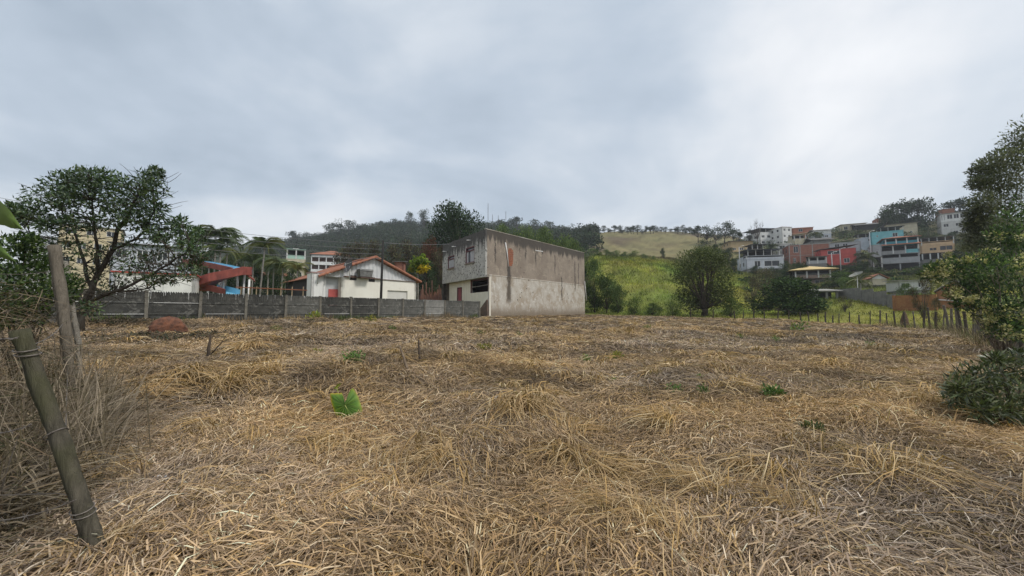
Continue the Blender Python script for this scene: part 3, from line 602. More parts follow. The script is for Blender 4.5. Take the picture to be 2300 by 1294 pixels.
POSTC = stain_mat('post_concrete', (.20, .184, .15), (.12, .112, .092), 9, .01, (.03, .03, .027), (.24, .225, .19), 2.0, None, .5, .6)
DRIP_LIGHT = mat('white_drip_ledge_light', (.62, .62, .60), (.5, .5, .48), 6)
wd = Vector((.866, 1, 0)).normalized(); wn = Vector((wd.y, -wd.x, 0))       # along the wall; towards the field
Mw = Matrix(((wd.x, -wn.x, 0, 0), (wd.y, -wn.y, 0, 0), (0, 0, 1, 0), (0, 0, 0, 1)))   # local x along, local y away from the field
Y0 = 21.43 - 3 * 1.77; base = Vector((wallX(Y0), Y0, 0))
wall = empty('concrete_wall', (base.x, base.y, .95), 'mouldy grey precast concrete panel wall with scalloped top and white paint drips', 'wall')
wall.rotation_euler = (0, 0, math.atan2(wd.y, wd.x)); sp = 1.77 * math.hypot(1, .866); NB = 14
rows = (0.0, .50, 1.14); TOP = 1.78
def zloc(s):
    Yq = Y0 + s * wd.y; return gz(wallX(Yq), Yq) - .95
postm = MB(); postm.box(-.075, .075, -.10, .07, -1.0, 1.80); postm = postm.mesh('post'); postm.materials.append(POSTC)
pl = {}
for kind in range(3):
    for k in range(2):
        mb = MB()
        a, b = .078, sp - .078
        if kind < 2:
            z0, z1 = ((-.9, .500), (.504, 1.139))[kind]; mb.box(a, b, -.02, .04, z0, z1 - .05); mb.box(a, b, -.055, .042, z1 - .05, z1)
        else:
            n = 20; pts = [(a, -.02, 1.145)]
            pts = [(a, -.02, 1.145), (b, -.02, 1.145)]
            for i in range(n * 4, -1, -1):
                t = i / (n * 4); pts.append((a + (b - a) * t, -.02, 1.70 + .075 * abs(math.sin(math.pi * n * t)) + .008 * math.sin(i * 1.7 + k)))
            mb.prism(pts, (0, .06, 0))
            for i in range(n):
                u = a + (b - a) * (i + .5) / n; mb.tube([(u, -.022, 1.30 + .05 * math.sin(i * 2.3)), (u, -.024, 1.735)], [.018, .032], 5)
        me = mb.mesh('panel'); pl[kind, k] = me
random.seed(3)
for k in range(NB + 1):
    p = link('post', postm, None, wall, (k * sp, 0, random.uniform(-.02, .03))); p.rotation_euler = (random.uniform(-.03, .03), random.uniform(-.02, .02), 0)
    if k == NB: break
    for kind in range(3):
        me = pl[kind, k % 2].copy(); me.materials.append(CONC_L if k == 11 else (CONC_M if k > 8 or k == 6 else CONC))
        pn = link('panel', me, None, wall, (k * sp, random.uniform(-.012, .012), random.uniform(-.0015, .0015))); pn.rotation_euler = (random.uniform(-.012, .012), 0, 0)
mb = MB()
for i in range(110):
    s = random.choice((random.uniform(2.1, 3.2), random.uniform(3, 4.6), random.uniform(5.6, 12.5), random.uniform(5, 30))) * 1.0
    if abs((s / sp) % 1 - .5) > .46: continue
    L = random.uniform(.05, .42) ** 1.0 * random.choice((1, .5, .4)) if s < 16 else random.uniform(.03, .16); wq = random.uniform(.009, .018); zt_ = 1.72
    mb.tube([(s, -.062, zt_ - L), (s + .004, -.062, zt_ - L * .5), (s, -.06, zt_ + .01), (s, -.03, zt_ + .035)], [wq * .7, wq * .6, wq * .9, wq * .8], 5)
for s0, s1, z in ((3.15, 4.55, 1.128), (5.4, 7.0, .488), (9.65, 11.8, .488), (7.3, 9.3, 1.128), (16.7, 18.6, .488), (25.9, 27.9, .488)):  # white ledge strips paint in the light the panel rims catch
    mb.box(s0, s1, -.066, -.02, z - .012, z + .012)
tag(mb.build('drips_and_ledge_light', DRIP_LIGHT, wall), kind='stuff')

# ------------------------------------------------------------------ two-storey concrete building
ZB = 1.05; b = empty('concrete_building', (BA.x, BA.y, ZB), 'two-storey unfinished building with stained bare plaster side and overhanging upper floor', 'building')
A = Vector((0, 0, 0)); e1 = (BB - BA); e2 = (BD - BA); s1 = e1.normalized(); s2 = e2.normalized(); L1 = e1.length; L2 = e2.length
_ud = lambda px: ((px - CX) / F * BA.y - BA.x) / (s1.x - (px - CX) / F * s1.y)
_zd = lambda px, py: P(0, py, BA.y + s1.y * _ud(px)).z - ZB
RUNS = [(s1, _ud(px), hw, _zd(px, ya), _zd(px, yb)) for px, hw, ya, yb in ((1143, .42, 594, 688), (1204, .16, 564, 602), (1168, .16, 553, 574), (1181, .12, 556, 590), (1247, .12, 570, 620), (1292, .14, 585, 660), (1300, .12, 588, 650), (1262, .2, 620, 680), (1112, .12, 540, 600))]
ZF = 5.62 - ZB; ZR = 10.56 - ZB; base_z = -.5
SIDE_U = stain_mat('bare_plaster', (.35, .295, .24), (.265, .22, .178), ZR, 1.35, (.07, .063, .057), (.42, .36, .285), .55, None, .6, .85, None, RUNS)
SIDE_L = stain_mat('worn_whitewash', (.60, .565, .50), (.43, .365, .285), 99, .01, (.11, .09, .07), (.72, .70, .65), .8, None, 1.0, .85, (.6, 1.9, (.27, .22, .165)), RUNS)
FRONT_U = stain_mat('mouldy_roughcast', (.58, .57, .53), (.42, .41, .38), ZR, 2.1, (.06, .056, .053), (.68, .67, .63), 1.1, 3.2, 1.0, .75)
CREAM = mat('cream_wall', (.74, .70, .60), (.66, .62, .52), 1.2, .85, .15, 20, .35, (.30, .27, .21))
REDP = mat('dark_red_paint', (.13, .035, .04), (.09, .03, .03), 6, .6); SOFF = mat('soffit', (.30, .26, .22), (.2, .18, .15), 3)
MB().wall((s1 * .2), s1 * L1, ZF, ZR, -.2 + .4).build('side_wall_upper', SIDE_U, b)                 # faces the field
low0 = s1 * .62
MB().wall(low0, s1 * L1, base_z, ZF - .004, .2).build('side_wall_lower', SIDE_L, b)
mb = MB(); mb.wall(s1 * .62 - Vector((s1.y, -s1.x, 0)) * .05, s1 * L1 - Vector((s1.y, -s1.x, 0)) * .05, ZF - .10, ZF + .06, .05); 
mb = MB()
for q in range(40):
    a0 = s1 * (.62 + (L1 - .7) * q / 40); a1 = s1 * (.62 + (L1 - .7) * (q + 1) / 40); o_ = Vector((s1.y, -s1.x, 0)) * random.uniform(.02, .06); hz = random.uniform(-.05, .05)
    mb.add([a0 + Vector((0, 0, ZF - .07 + hz)), a1 + Vector((0, 0, ZF - .07 + hz)), a1 + o_ + Vector((0, 0, ZF - .02)), a0 + o_ + Vector((0, 0, ZF - .02)), a0 + Vector((0, 0, ZF + .05)), a1 + Vector((0, 0, ZF + .05))], [(0, 1, 2, 3), (3, 2, 5, 4)])
mb.build('mortar_ledge', SIDE_L, b)
# front wall, upper: from D to A
def fr(px): # metres along the front from the corner for a photo x
    tx = (px - CX) / F; return (BA.x - tx * BA.y) / (tx * s2.y - s2.x)
wins = []
for x0, x1 in ((1005, 1019.5), (1045, 1065)):
    u1 = L2 - fr(x1); u0 = L2 - fr(x0); wins.append((u0, u1))
zw = []
for (u0, u1), (yt, yb) in zip(wins, ((575, 603), (555, 591))):
    um = L2 - (u0 + u1) / 2; pY = BA.y + s2.y * um; zw.append((P(0, yb, pY).z - ZB, P(0, yt, pY).z - ZB))
holes = [(u0, u1, z0, z1) for (u0, u1), (z0, z1) in zip(wins, zw)]
MB().wall(s2 * L2, (0, 0, 0), ZF - .25, ZR, .2, holes).build('front_wall_upper', FRONT_U, b)
Wm = mat('grey_white_shutter', (.42, .42, .43), (.34, .34, .35), 3, .6)
def onf(u, z, d): # point on the front face, u from D end, d inwards
    nin = Vector((-(-s2).y, (-s2).x, 0)); return s2 * (L2 - u) + nin * d + Vector((0, 0, z))
for (u0, u1, z0, z1) in holes:
    fm = MB(); tz_ = z1 - .42
    for ua, za, ub, zb in ((u0 + .06, z0, u0 + .06, z1), (u1 - .06, z0, u1 - .06, z1), (u0, z1 - .06, u1, z1 - .06), (u0, tz_, u1, tz_), (u0, z0 + .05, u1, z0 + .05)):
        fm.bar(onf(ua, za, .06), onf(ub, zb, .06), .12, .12)
    wo = fm.build('window', REDP, b); sm = MB()
    for k in range(4):
        a0 = u0 + .14 + (u1 - u0 - .28) * k / 4; a1 = u0 + .14 + (u1 - u0 - .28) * (k + .93) / 4
        if k == 1 and u0 > 3: continue
        sm.prism([onf(a0, z0 + .12, .08), onf(a1, z0 + .12, .08), onf(a1, tz_ - .07, .08), onf(a0, tz_ - .07, .08)], onf(0, 0, .03) - onf(0, 0, 0))
    sm.build('shutter', Wm, wo)
    gm_ = MB().prism([onf(u0, z0, .15), onf(u1, z0, .15), onf(u1, z1, .15), onf(u0, z1, .15)], onf(0, 0, .02) - onf(0, 0, 0)); gm_.build('pane', GLASS, wo)
    si = MB(); si.bar(onf(u0 - .12, z0 - .05, -.04), onf(u1 + .12, z0 - .05, -.04), .22, .1); si.build('sill', SOFF, wo)
# remaining shell: back walls, slabs, roof
C_ = s2 * L2 + s1 * L1
MB().wall(s1 * L1, C_, base_z, ZR - .003, .2).build('rear_wall', SIDE_U, b); MB().wall(C_, s2 * L2, base_z, ZR - .006, .2).build('far_wall', SIDE_U, b)
inset = lambda p, d: p
mb = MB().prism([s1 * .02 + s2 * .02 + Vector((0, 0, ZF - .24)), s1 * (L1 - .3) + s2 * .3 + Vector((0, 0, ZF - .24)), C_ * .985 + Vector((0, 0, ZF - .24)), s2 * (L2 - .25) + s1 * .02 + Vector((0, 0, ZF - .24))], (0, 0, .22)); mb.build('floor_slab', SOFF, b)
mb = MB().prism([s1 * .3 + s2 * .3 + Vector((0, 0, ZR - .9)), s1 * (L1 - .3) + s2 * .3 + Vector((0, 0, ZR - .9)), C_ * .97 + Vector((0, 0, ZR - .9)), s2 * (L2 - .3) + s1 * .3 + Vector((0, 0, ZR - .9))], (0, 0, .15)); mb.build('roof', SIDE_U, b)
mb = MB()
for k in range(24):
    mb.bar(s1 * (L1 * k / 24) + Vector((0, 0, ZR + .02)) + s2 * .1, s1 * (L1 * (k + 1) / 24) + Vector((0, 0, ZR + .02)) + s2 * .1, .26, .04 + .03 * random.random())
mb.build('parapet_cap', SIDE_L, b)
# lower front: set back 0.62 m, cream wall with door and a dark opening
off = s1 * .62; u_open = (L2 - fr(1049), L2 - .10); zo = (P(0, 655, 42).z - ZB, ZF - .26)
ud = (L2 - fr(1019), L2 - fr(1028.5)); zd = (P(0, 669, 47).z - ZB - 1.0, P(0, 646, 47.5).z - ZB)
lw = MB().wall(s2 * L2 * .905 + off, off, base_z, ZF - .245, .2, [(u_open[0] - L2 * .095, u_open[1] - L2 * .095, zo[0], zo[1]), (ud[0] - L2 * .095, ud[1] - L2 * .095, zd[0], zd[1])]); lw.build('front_wall_lower', CREAM, b)
MB().wall(s2 * L2 + off * 1.6, s2 * L2 * .905 + off * 1.6, base_z, ZF - .245, .2).build('porch_wall', SIDE_U, b)
def onl(u, z, d): return onf(u, z, d) + off
dm = MB().prism([onl(ud[0], zd[0], .08), onl(ud[1], zd[0], .08), onl(ud[1], zd[1], .08), onl(ud[0], zd[1], .08)], onf(0, 0, .05) - onf(0, 0, 0)); do = dm.build('door', mat('red_door', (.30, .085, .10), (.24, .07, .08), 2, .6), b)
fm = MB()
for ua, za, ub, zb in ((ud[0], zd[0], ud[0], zd[1]), (ud[1], zd[0], ud[1], zd[1]), (ud[0], zd[1], ud[1], zd[1])): fm.bar(onl(ua, za, 0), onl(ub, zb, 0), .1, .1)
fm.build('door_frame', REDP, do)
fm = MB()
for ua, za, ub, zb in ((u_open[0], zo[0], u_open[0], zo[1]), (u_open[1] - .05, zo[0], u_open[1] - .05, zo[1]), (u_open[0], zo[1] - .1, u_open[1], zo[1] - .1)): fm.bar(onl(ua, za, .03), onl(ub, zb, .03), .14, .14)
fm.build('opening_frame', REDP, b)
MB().bar(onl(u_open[0], (zo[0] + zo[1]) / 2 - .1, .12), onl(u_open[1], (zo[0] + zo[1]) / 2 + .0, .12), .06).build('rail', mat('grey_pipe', (.3, .28, .26)), b)
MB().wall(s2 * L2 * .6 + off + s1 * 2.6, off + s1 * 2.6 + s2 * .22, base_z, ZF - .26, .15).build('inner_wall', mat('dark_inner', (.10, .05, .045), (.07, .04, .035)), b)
mb = MB()
for px, yy in ((1057, 539.5), (1023, 553.5), (1002, 564.5)):
    u = L2 - fr(px); pY = BA.y + s2.y * fr(px); z = P(0, yy, pY).z - ZB; mb = MB().tube([onf(u, z, .1), onf(u, z - .06, -.55)], .045, 8); mb.build('drain_spout', mat('white_pvc', (.75, .75, .74), (.7, .7, .68), 2, .5), b, True)
def sd_(px): tx = (px - CX) / F; return (tx * BA.y - BA.x) / (s1.x - tx * s1.y)
ns = Vector((s1.y, -s1.x, 0))
def ons(px, py, d): u = sd_(px); return s1 * u + ns * d + Vector((0, 0, P(0, py, BA.y + s1.y * u).z - ZB))
MB().tube([ons(1134, 545, .07), ons(1138, 570, .07), ons(1141, 599, .07)], .07, 8).build('drain_pipe', _mats['white_pvc'], b, True)
MB().tube([ons(1203, 562, -.05), ons(1205, 563.5, .05), ons(1212, 566, .55)], .055, 8).build('drain_spout', _mats['white_pvc'], b, True)
BRK = mat('red_brick', (.34, .13, .07), (.20, .08, .05), 5, .9, .4)
MORT = mat('mortar', (.30, .22, .16), (.24, .18, .13), 4)
# exposed hollow bricks where the plaster has fallen off
prof = {558: (1142, 1149), 562: (1141, 1152), 566: (1140.5, 1153), 570: (1141, 1153), 574: (1141, 1152.5), 578: (1141.5, 1152.5), 582: (1142, 1152.5), 586: (1142.5, 1152), 590: (1143, 1151.5), 594: (1143, 1150)}
pt = empty('bare_brick_patch', (0, 0, 0)); pt.parent = b; bk = MB().add([Vector(p) for p in ((ons(1141, 597, .012), ons(1150, 597, .012), ons(1153, 560, .012), ons(1141, 560, .012)))], [(0, 1, 2, 3)]); bk.build('mortar_bed', MORT, pt)
for y_, (xa, xb) in prof.items():
    for k in range(2):
        x0 = xa + (xb - xa) * k / 2 + .15; x1 = xa + (xb - xa) * (k + 1) / 2 - .15
        q = [ons(x0, y_ + 3.4, .012), ons(x1, y_ + 3.4, .012), ons(x1, y_, .012), ons(x0, y_, .012)]; MB().prism(q, ns * .02).build('brick', BRK, pt)
ch = MB(); 
for k in range(22):
    px = random.uniform(1095, 1310); py = random.uniform(570, 680); p = ons(px, py, .0)
    ch.tube([p - ns * .01, p + ns * .012], .05 + .03 * random.random(), 7)
tag(ch.build('plaster_hole_shade', mat('hole_shade_dark', (.03, .025, .02)), b), kind='stuff')  # near-black discs on the plaster, coloured as the shade inside small holes
MB().tube([ons(1312, 632, .1), ons(1314, 655, .1), ons(1316, 676, .1)], .09, 7).build('corner_pipe', mat('pale_pipe', (.5, .48, .44)), b, True)
# sloping buttress between wall and building
mb = MB().prism([off + Vector((0, 0, base_z)) - s1 * .0, off + s2 * 1.7 - s1 * .5 + Vector((0, 0, base_z)), off + s2 * 1.5 - s1 * .4 + Vector((0, 0, .7)), off + s2 * .2 + Vector((0, 0, 1.9))], -s1 * .25); mb.build('buttress', mat('brown_buttress', (.16, .11, .08), (.10, .075, .06), 3, .9, .5), b)
# ------------------------------------------------------------------ houses
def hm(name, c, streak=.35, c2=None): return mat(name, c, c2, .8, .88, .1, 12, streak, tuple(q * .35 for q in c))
WHITE = hm('white_wall', (.75, .75, .73)); WHITE2 = hm('dirty_white_wall', (.60, .60, .58), .5); YEL = hm('yellow_wall', (.62, .53, .34)); OCH = hm('ochre_wall', (.50, .38, .22))
PINKR = hm('coral_wall', (.55, .115, .10), .2); TEALL = hm('turquoise_wall', (.22, .52, .56), .2); TEAL = hm('teal_wall', (.07, .29, .36), .2); PEACH = hm('peach_wall', (.66, .45, .27), .2)
GREY = hm('grey_block', (.24, .235, .22), .5); LGREY = hm('pale_grey_wall', (.42, .43, .44), .35); LAV = hm('bluish_white_wall', (.52, .55, .60), .3); CREAMW = hm('cream_house_wall', (.58, .52, .38), .4)
DARKW = hm('shade_dark_wall', (.045, .042, .042), .2); TILE = mat('clay_tile', (.36, .15, .085), (.25, .105, .065), 2.2, .9, .8, 7, .3); YTILE = mat('straw_yellow_tile', (.62, .47, .22), (.52, .39, .18), 1.5, .85, .4, 7)  # DARKW: near-black wall colour with the shade under roofs painted in
ASB = mat('fibre_cement_roof', (.14, .135, .125), (.085, .08, .075), 1.6, .9, .6, 9); ASBL = mat('pale_fibre_roof', (.34, .33, .30), (.24, .23, .21), 1.6, .9, .6, 9)
METB = mat('dark_blue_metal', (.055, .065, .085), (.04, .05, .06), 2, .6); GRN = mat('mint_wall', (.38, .55, .45), (.3, .45, .38), 2); SLAB = mat('slab_concrete', (.34, .33, .31), (.25, .24, .22), 2)
def brick_mat():
    m = bpy.data.materials.new('house_brick'); m.use_nodes = True; t = NT(m.node_tree); co = t.n('ShaderNodeTexCoord').outputs['Object']
    s = t.n('ShaderNodeSeparateXYZ', {0: co}); v = t.n('ShaderNodeCombineXYZ', {0: t.math('ADD', s.outputs[0], s.outputs[1]), 1: s.outputs[2], 2: 0.0})
    br = t.n('ShaderNodeTexBrick', {'Vector': v, 'Color1': (.33, .11, .065), 'Color2': (.26, .085, .055), 'Mortar': (.30, .22, .17), 'Scale': 1.0, 'Mortar Size': .018, 'Brick Width': .30, 'Row Height': .20})
    k = t.mix(t.mr(t.noise(co, 1.2, 5.0), .4, .7, 0, .45), br.outputs[0], (.14, .07, .05))
    t.n('ShaderNodeOutputMaterial', {0: t.n('ShaderNodeBsdfPrincipled', {'Base Color': k, 'Roughness': .92})}); return m
BRICK = brick_mat()
def add_window(parent, u, y, z0, z1, wdt, frame=WHITE):
    fm = MB(); f = .07
    for a, b_ in (((u + f / 2, y, z0), (u + f / 2, y, z1)), ((u + wdt - f / 2, y, z0), (u + wdt - f / 2, y, z1)), ((u, y, z0 + f / 2), (u + wdt, y, z0 + f / 2)), ((u, y, z1 - f / 2), (u + wdt, y, z1 - f / 2)), ((u + wdt / 2, y, z0), (u + wdt / 2, y, z1))): fm.bar(a, b_, f, f)
    o = fm.build('window', frame, parent); MB().box(u, u + wdt, y + .05, y + .08, z0, z1).build('pane', GLASS, o)
def roof_mesh(kind, x0, x1, y0, y1, z, h, th=.14, tilt=0.0):
    mb = MB()
    if kind == 'hip':
        W, D = x1 - x0, y1 - y0; m = min(W, D) / 2
        r = [(x0 + m, y0 + m, z + h), (x1 - m, y1 - m, z + h)] if W > D else [(x0 + m, y0 + m, z + h), (x1 - m, y1 - m, z + h)]
        b = [(x0, y0, z), (x1, y0, z), (x1, y1, z), (x0, y1, z)]; lo = [(p[0], p[1], z - th) for p in b]
        if W >= D: f = [(0, 1, 5, 4), (1, 2, 5), (2, 3, 4, 5), (3, 0, 4)]
        else: f = [(0, 1, 4), (1, 2, 5, 4), (2, 3, 5), (3, 0, 4, 5)]
        mb.add(b + r + lo, f + [(6, 7, 1, 0), (7, 8, 2, 1), (8, 9, 3, 2), (9, 6, 0, 3), (9, 8, 7, 6)])
    elif kind == 'gablex':   # ridge along x
        ym = (y0 + y1) / 2; mb.prism([(x0, y0, z - th), (x0, y0, z), (x0, ym, z + h), (x0, y1, z), (x0, y1, z - th), (x0, ym, z + h - th)], (x1 - x0, 0, 0))
    elif kind == 'gabley':   # gable faces the front
        xm = (x0 + x1) / 2; mb.prism([(x0, y0, z - th), (xm, y0, z + h - th), (x1, y0, z - th), (x1, y0, z), (xm, y0, z + h), (x0, y0, z)], (0, y1 - y0, 0))
    else:                    # shed / flat: h is the rise towards the back, tilt the rise to the right
        mb.add([(x0, y0, z), (x1, y0, z + tilt), (x1, y1, z + h + tilt), (x0, y1, z + h), (x0, y0, z - th), (x1, y0, z - th + tilt), (x1, y1, z - th + h + tilt), (x0, y1, z - th + h)],
               [(0, 1, 2, 3), (7, 6, 5, 4), (0, 4, 5, 1), (1, 5, 6, 2), (2, 6, 7, 3), (3, 7, 4, 0)])
    return mb
NH = [0]
def house(label, x0, x1, yb, Y, sts, roof=None, D=8.0, face=.5, name='house', cat='house', wmat=WHITE, plinth=GREY, yaw=None, group=None):
    """sts: list of storeys from the ground up; face 1 turns the front to the camera, 0 keeps it parallel to the picture"""
    xc = (x0 + x1) / 2; az = math.atan((xc - CX) / F); ya = -az * face if yaw is None else yaw
    W = (x1 - x0) * Y / (F * (math.cos(ya) - math.sin(ya) * math.tan(az))); p = P(xc, yb, Y)
    o = empty(name, p, label, cat, group, rz=ya); hx = W / 2; NH[0] += 1
    gzs = [gz(*(Matrix.Rotation(ya, 2) @ Vector((a, b_)) + Vector((p.x, p.y)))) - p.z for a in (-hx, 0, hx) for b_ in (0, D / 2, D)]
    lo = min(gzs) - .4
    if lo < -.05: MB().box(-hx + .1, hx - .1, .1, D - .1, lo, -.01).build('foundation', plinth, o)
    if gzs[3] > .3: print('BURIED', label[:40], [round(q, 1) for q in gzs])
    z = 0.0
    for i, s in enumerate(sts):
        h = s['h']; c = s.get('c', wmat); ex = s.get('x', (0, 1)); xa = -hx + W * ex[0]; xb = -hx + W * ex[1]; ww = xb - xa
        if s.get('k', 's') == 's':
            hl = [(u * ww, (u + w_) * ww, z + v0 * h, z + v1 * h) for (u, w_, v0, v1) in s.get('w', [])]
            y0 = s.get('in', 0.0); mb = MB(); mb.wall((xa, y0), (xb, y0), z, z + h - .12, .2, hl)
            sw = [(D * .3, D * .3 + 1.1, z + h * .35, z + h * .72), (D * .65, D * .65 + 1.1, z + h * .35, z + h * .72)] if s.get('sw', 1) and D > 5 else []
            mb.wall((xb, y0 + .0), (xb, D), z, z + h - .124, .2, sw); mb.wall((xb, D), (xa, D), z, z + h - .128, .2); mb.wall((xa, D), (xa, y0), z, z + h - .132, .2, sw)
            mb.build('wall', c, o)
            for (ua, ub, za, zb) in hl: add_window(o, xa + ua, y0 + .08, za, zb, ub - ua, s.get('f', WHITE))
            for (ua, ub, za, zb) in sw:
                MB().box(xb - .14, xb - .10, ua, ub, za, zb).build('window', GLASS, o); MB().box(xa + .10, xa + .14, D - ub, D - ua, za, zb).build('window', GLASS, o)
        else:
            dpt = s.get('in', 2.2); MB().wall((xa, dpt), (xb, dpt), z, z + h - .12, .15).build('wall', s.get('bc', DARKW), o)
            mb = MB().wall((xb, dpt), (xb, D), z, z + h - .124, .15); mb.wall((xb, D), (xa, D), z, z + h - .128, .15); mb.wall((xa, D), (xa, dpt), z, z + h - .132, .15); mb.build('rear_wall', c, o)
            if s.get('par', 0) > 0: 
                mb = MB().wall((xa, .04), (xb, .04), z, z + s['par'], .12); mb.wall((xb - .04, .16), (xb - .04, dpt), z, z + s['par'] - .003, .12); mb.wall((xa + .04, dpt), (xa + .04, .16), z, z + s['par'] - .003, .12); mb.build('parapet', s.get('pc', c), o)
            if s.get('rail'): 
                mb = MB(); [mb.bar((xa, .05, z + q), (xb, .05, z + q), .04) for q in (.35, .65, .95)]; mb.build('railing', s['rail'], o)
            nc = s.get('n', 3); cw = s.get('cw', .28)
            for k in range(nc):
                u = xa + cw / 2 + .02 + (ww - cw - .04) * k / max(1, nc - 1); MB().box(u - cw / 2, u + cw / 2, .02, cw, z, z + h - .13).build('column', s.get('cc', WHITE2), o)
            for w_ in s.get('w', []): add_window(o, xa + w_[0] * ww, dpt - .06, z + w_[2] * h, z + w_[3] * h, w_[1] * ww, WHITE)
        MB().box(xa - .06, xb + .06, -.06 + (s.get('in', 0) if s.get('k', 's') == 's' else 0), D + .05, z + h - .12, z + h).build('floor_slab', s.get('sl', c), o)
        z += h
    if roof:
        kd = roof['k']; ov = roof.get('o', .4); e = roof.get('x', (0, 1)); xa = -hx + W * e[0]; xb = -hx + W * e[1]; z2 = z + .01 + roof.get('up', 0)
        if roof.get('up', 0) > .3:
            n = roof.get('n', 4)
            for k in range(n):
                for yy in (.12, D - .25):
                    u = xa + .1 + (xb - xa - .2) * k / (n - 1); zt2 = z2 + (roof.get('h', 0) * (yy + ov) / (D + 2 * ov) if kd == 'shed' else 0) + roof.get('t', 0) * (u - xa) / (xb - xa) - .1
                    MB().box(u - .08, u + .08, yy - .08, yy + .08, z + .003, zt2).build('roof_post', roof.get('pm', WHITE2), o)
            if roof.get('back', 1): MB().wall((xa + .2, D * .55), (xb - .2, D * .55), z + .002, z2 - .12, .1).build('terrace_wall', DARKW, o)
        roof_mesh(kd, xa - ov, xb + ov, -ov, D + ov, z2 + .1, roof.get('h', 0), .12, roof.get('t', 0)).build('roof', roof['m'], o)
        if kd == 'gabley': MB().prism([(xa, .02, z), (xb, .02, z), ((xa + xb) / 2, .02, z + roof['h'] * .93)], (0, .15, 0)).build('gable', wmat, o)
    return o
S = lambda h=3.0, c=WHITE, w=(), **k: dict(h=h, k='s', c=c, w=w, **k)
O = lambda h=3.0, c=WHITE, **k: dict(h=h, k='o', c=c, **k)
W3 = [(.10, .16, .35, .75), (.42, .16, .35, .75), (.74, .16, .35, .75)]; W2 = [(.15, .2, .35, .75), (.62, .2, .35, .75)]; W4 = [(.06, .13, .35, .75), (.30, .13, .35, .75), (.55, .13, .35, .75), (.80, .13, .35, .75)]
# far left, behind the leafy tree and the palms
house('pale yellow block seen through the leafy tree on the left', 128, 272, 605, 82, [S(3.2, YEL, W4), S(3.2, YEL, W4), S(2.8, YEL, W3)], dict(k='flat', o=.3, m=SLAB), 9, .9, plinth=YEL)
house('white-grey house with flat roof left of the yellow block', 58, 132, 585, 95, [S(3, WHITE2, W2), S(3, LGREY, W2)], dict(k='flat', o=.3, m=SLAB), 9, .9, plinth=WHITE2)
house('bluish white two-storey park building behind the leafy tree', 248, 432, 648, 52, [S(2.9, LAV, W4), S(2.9, LAV, W4)], dict(k='shed', o=.4, h=.6, m=ASB), 8, .9, plinth=LAV)
house('low white park pavilion with red trim just behind the grey wall', 256, 440, 668, 31, [S(1.9, WHITE, [])], dict(k='flat', o=.15, m=mat('red_trim', (.42, .08, .06), (.34, .06, .05), 3)), 3.5, .8, plinth=WHITE)
house('cream arcaded house low behind the palms', 556, 640, 658, 66, [S(3, CREAMW, W3)], dict(k='gablex', o=.3, h=.8, m=TILE), 8, .9)
house('cream house with mint-green roof terrace beside the palms', 640, 684, 660, 92, [S(3, CREAMW, W2), S(3, CREAMW, W2), S(2.4, CREAMW, [(.6, .25, .3, .7)]), O(2.4, GRN, par=.9, pc=GRN, n=3)], dict(k='flat', o=.1, m=WHITE, x=(.35, .62)), 8, 1.0)
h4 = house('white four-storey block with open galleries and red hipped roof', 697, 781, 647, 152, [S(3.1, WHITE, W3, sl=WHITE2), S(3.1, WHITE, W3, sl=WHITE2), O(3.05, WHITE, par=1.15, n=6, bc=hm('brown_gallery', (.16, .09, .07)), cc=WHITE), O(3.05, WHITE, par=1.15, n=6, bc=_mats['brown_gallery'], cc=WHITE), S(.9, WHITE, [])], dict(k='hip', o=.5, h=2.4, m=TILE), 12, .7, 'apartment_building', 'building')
house('small brick hut with dark roof behind the gabled roof', 886, 906, 615, 52, [S(1.6, BRICK, [])], dict(k='shed', o=.25, h=.2, m=ASB), 1.4, .2, 'brick_hut', 'hut')
# right hillside, nearest first
house('house with wide straw-yellow hipped roof, railed upper veranda', 1786, 1868, 646, 95, [O(2.45, hm('rosy_wall', (.40, .30, .25)), n=2, cc=WHITE, bc=_mats['rosy_wall'], w=[(.1, .3, .1, .8), (.6, .25, .1, .8)]), O(1.9, _mats['rosy_wall'], par=.7, pc=hm('brown_band', (.27, .17, .12)), n=4, rail=WHITE, cc=WHITE)], dict(k='hip', o=1.3, h=1.25, m=YTILE), 8, .75)
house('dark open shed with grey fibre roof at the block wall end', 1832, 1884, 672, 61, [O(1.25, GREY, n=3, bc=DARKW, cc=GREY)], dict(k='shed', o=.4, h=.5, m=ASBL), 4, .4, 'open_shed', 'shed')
house('tiny house with red gabled roof below the teal building', 1958, 1992, 640, 74, [S(1.2, CREAMW, [])], dict(k='gabley', o=.35, h=.9, m=TILE), 5, .6)
house('low white house behind the orange clay wall', 2018, 2090, 652, 60, [S(1.5, WHITE2, [(.08, .3, .25, .8), (.62, .2, .3, .8)])], dict(k='shed', o=.3, h=.3, m=ASBL), 5, .6)
house('bluish white long house with dark roofed terrace, lowest left on the hill', 1676, 1762, 604, 112, [S(3.0, LAV, [(.22, .16, .25, .8), (.48, .4, .25, .8)]), O(1.0, LAV, par=.5, pc=LAV, n=2)], dict(k='shed', o=.5, h=.3, up=1.7, m=METB, n=5, x=(.05, .9)), 8, .4)
rbh = house('raw red brick house with pale concrete frame', 1772, 1866, 596, 122, [S(3.4, BRICK, [(.10, .07, .3, .75)], sl=SLAB), S(3.4, BRICK, [(.12, .12, .25, .85)], sl=SLAB)], dict(k='flat', o=.05, m=SLAB), 9, .55)
house('coral red house with slanting dark canopy roofs', 1842, 1924, 597, 110, [S(2.6, PINKR, [(.66, .16, .3, .8)]), S(2.3, PINKR, [(.22, .34, .35, .8)])], dict(k='shed', o=.5, h=.6, t=.9, m=ASB), 8, .75)
house('grey porch house below the coral red house', 1816, 1858, 592, 107, [O(1.9, LGREY, par=.9, pc=LGREY, n=3)], dict(k='shed', o=.4, h=.2, m=ASB), 3, .75)
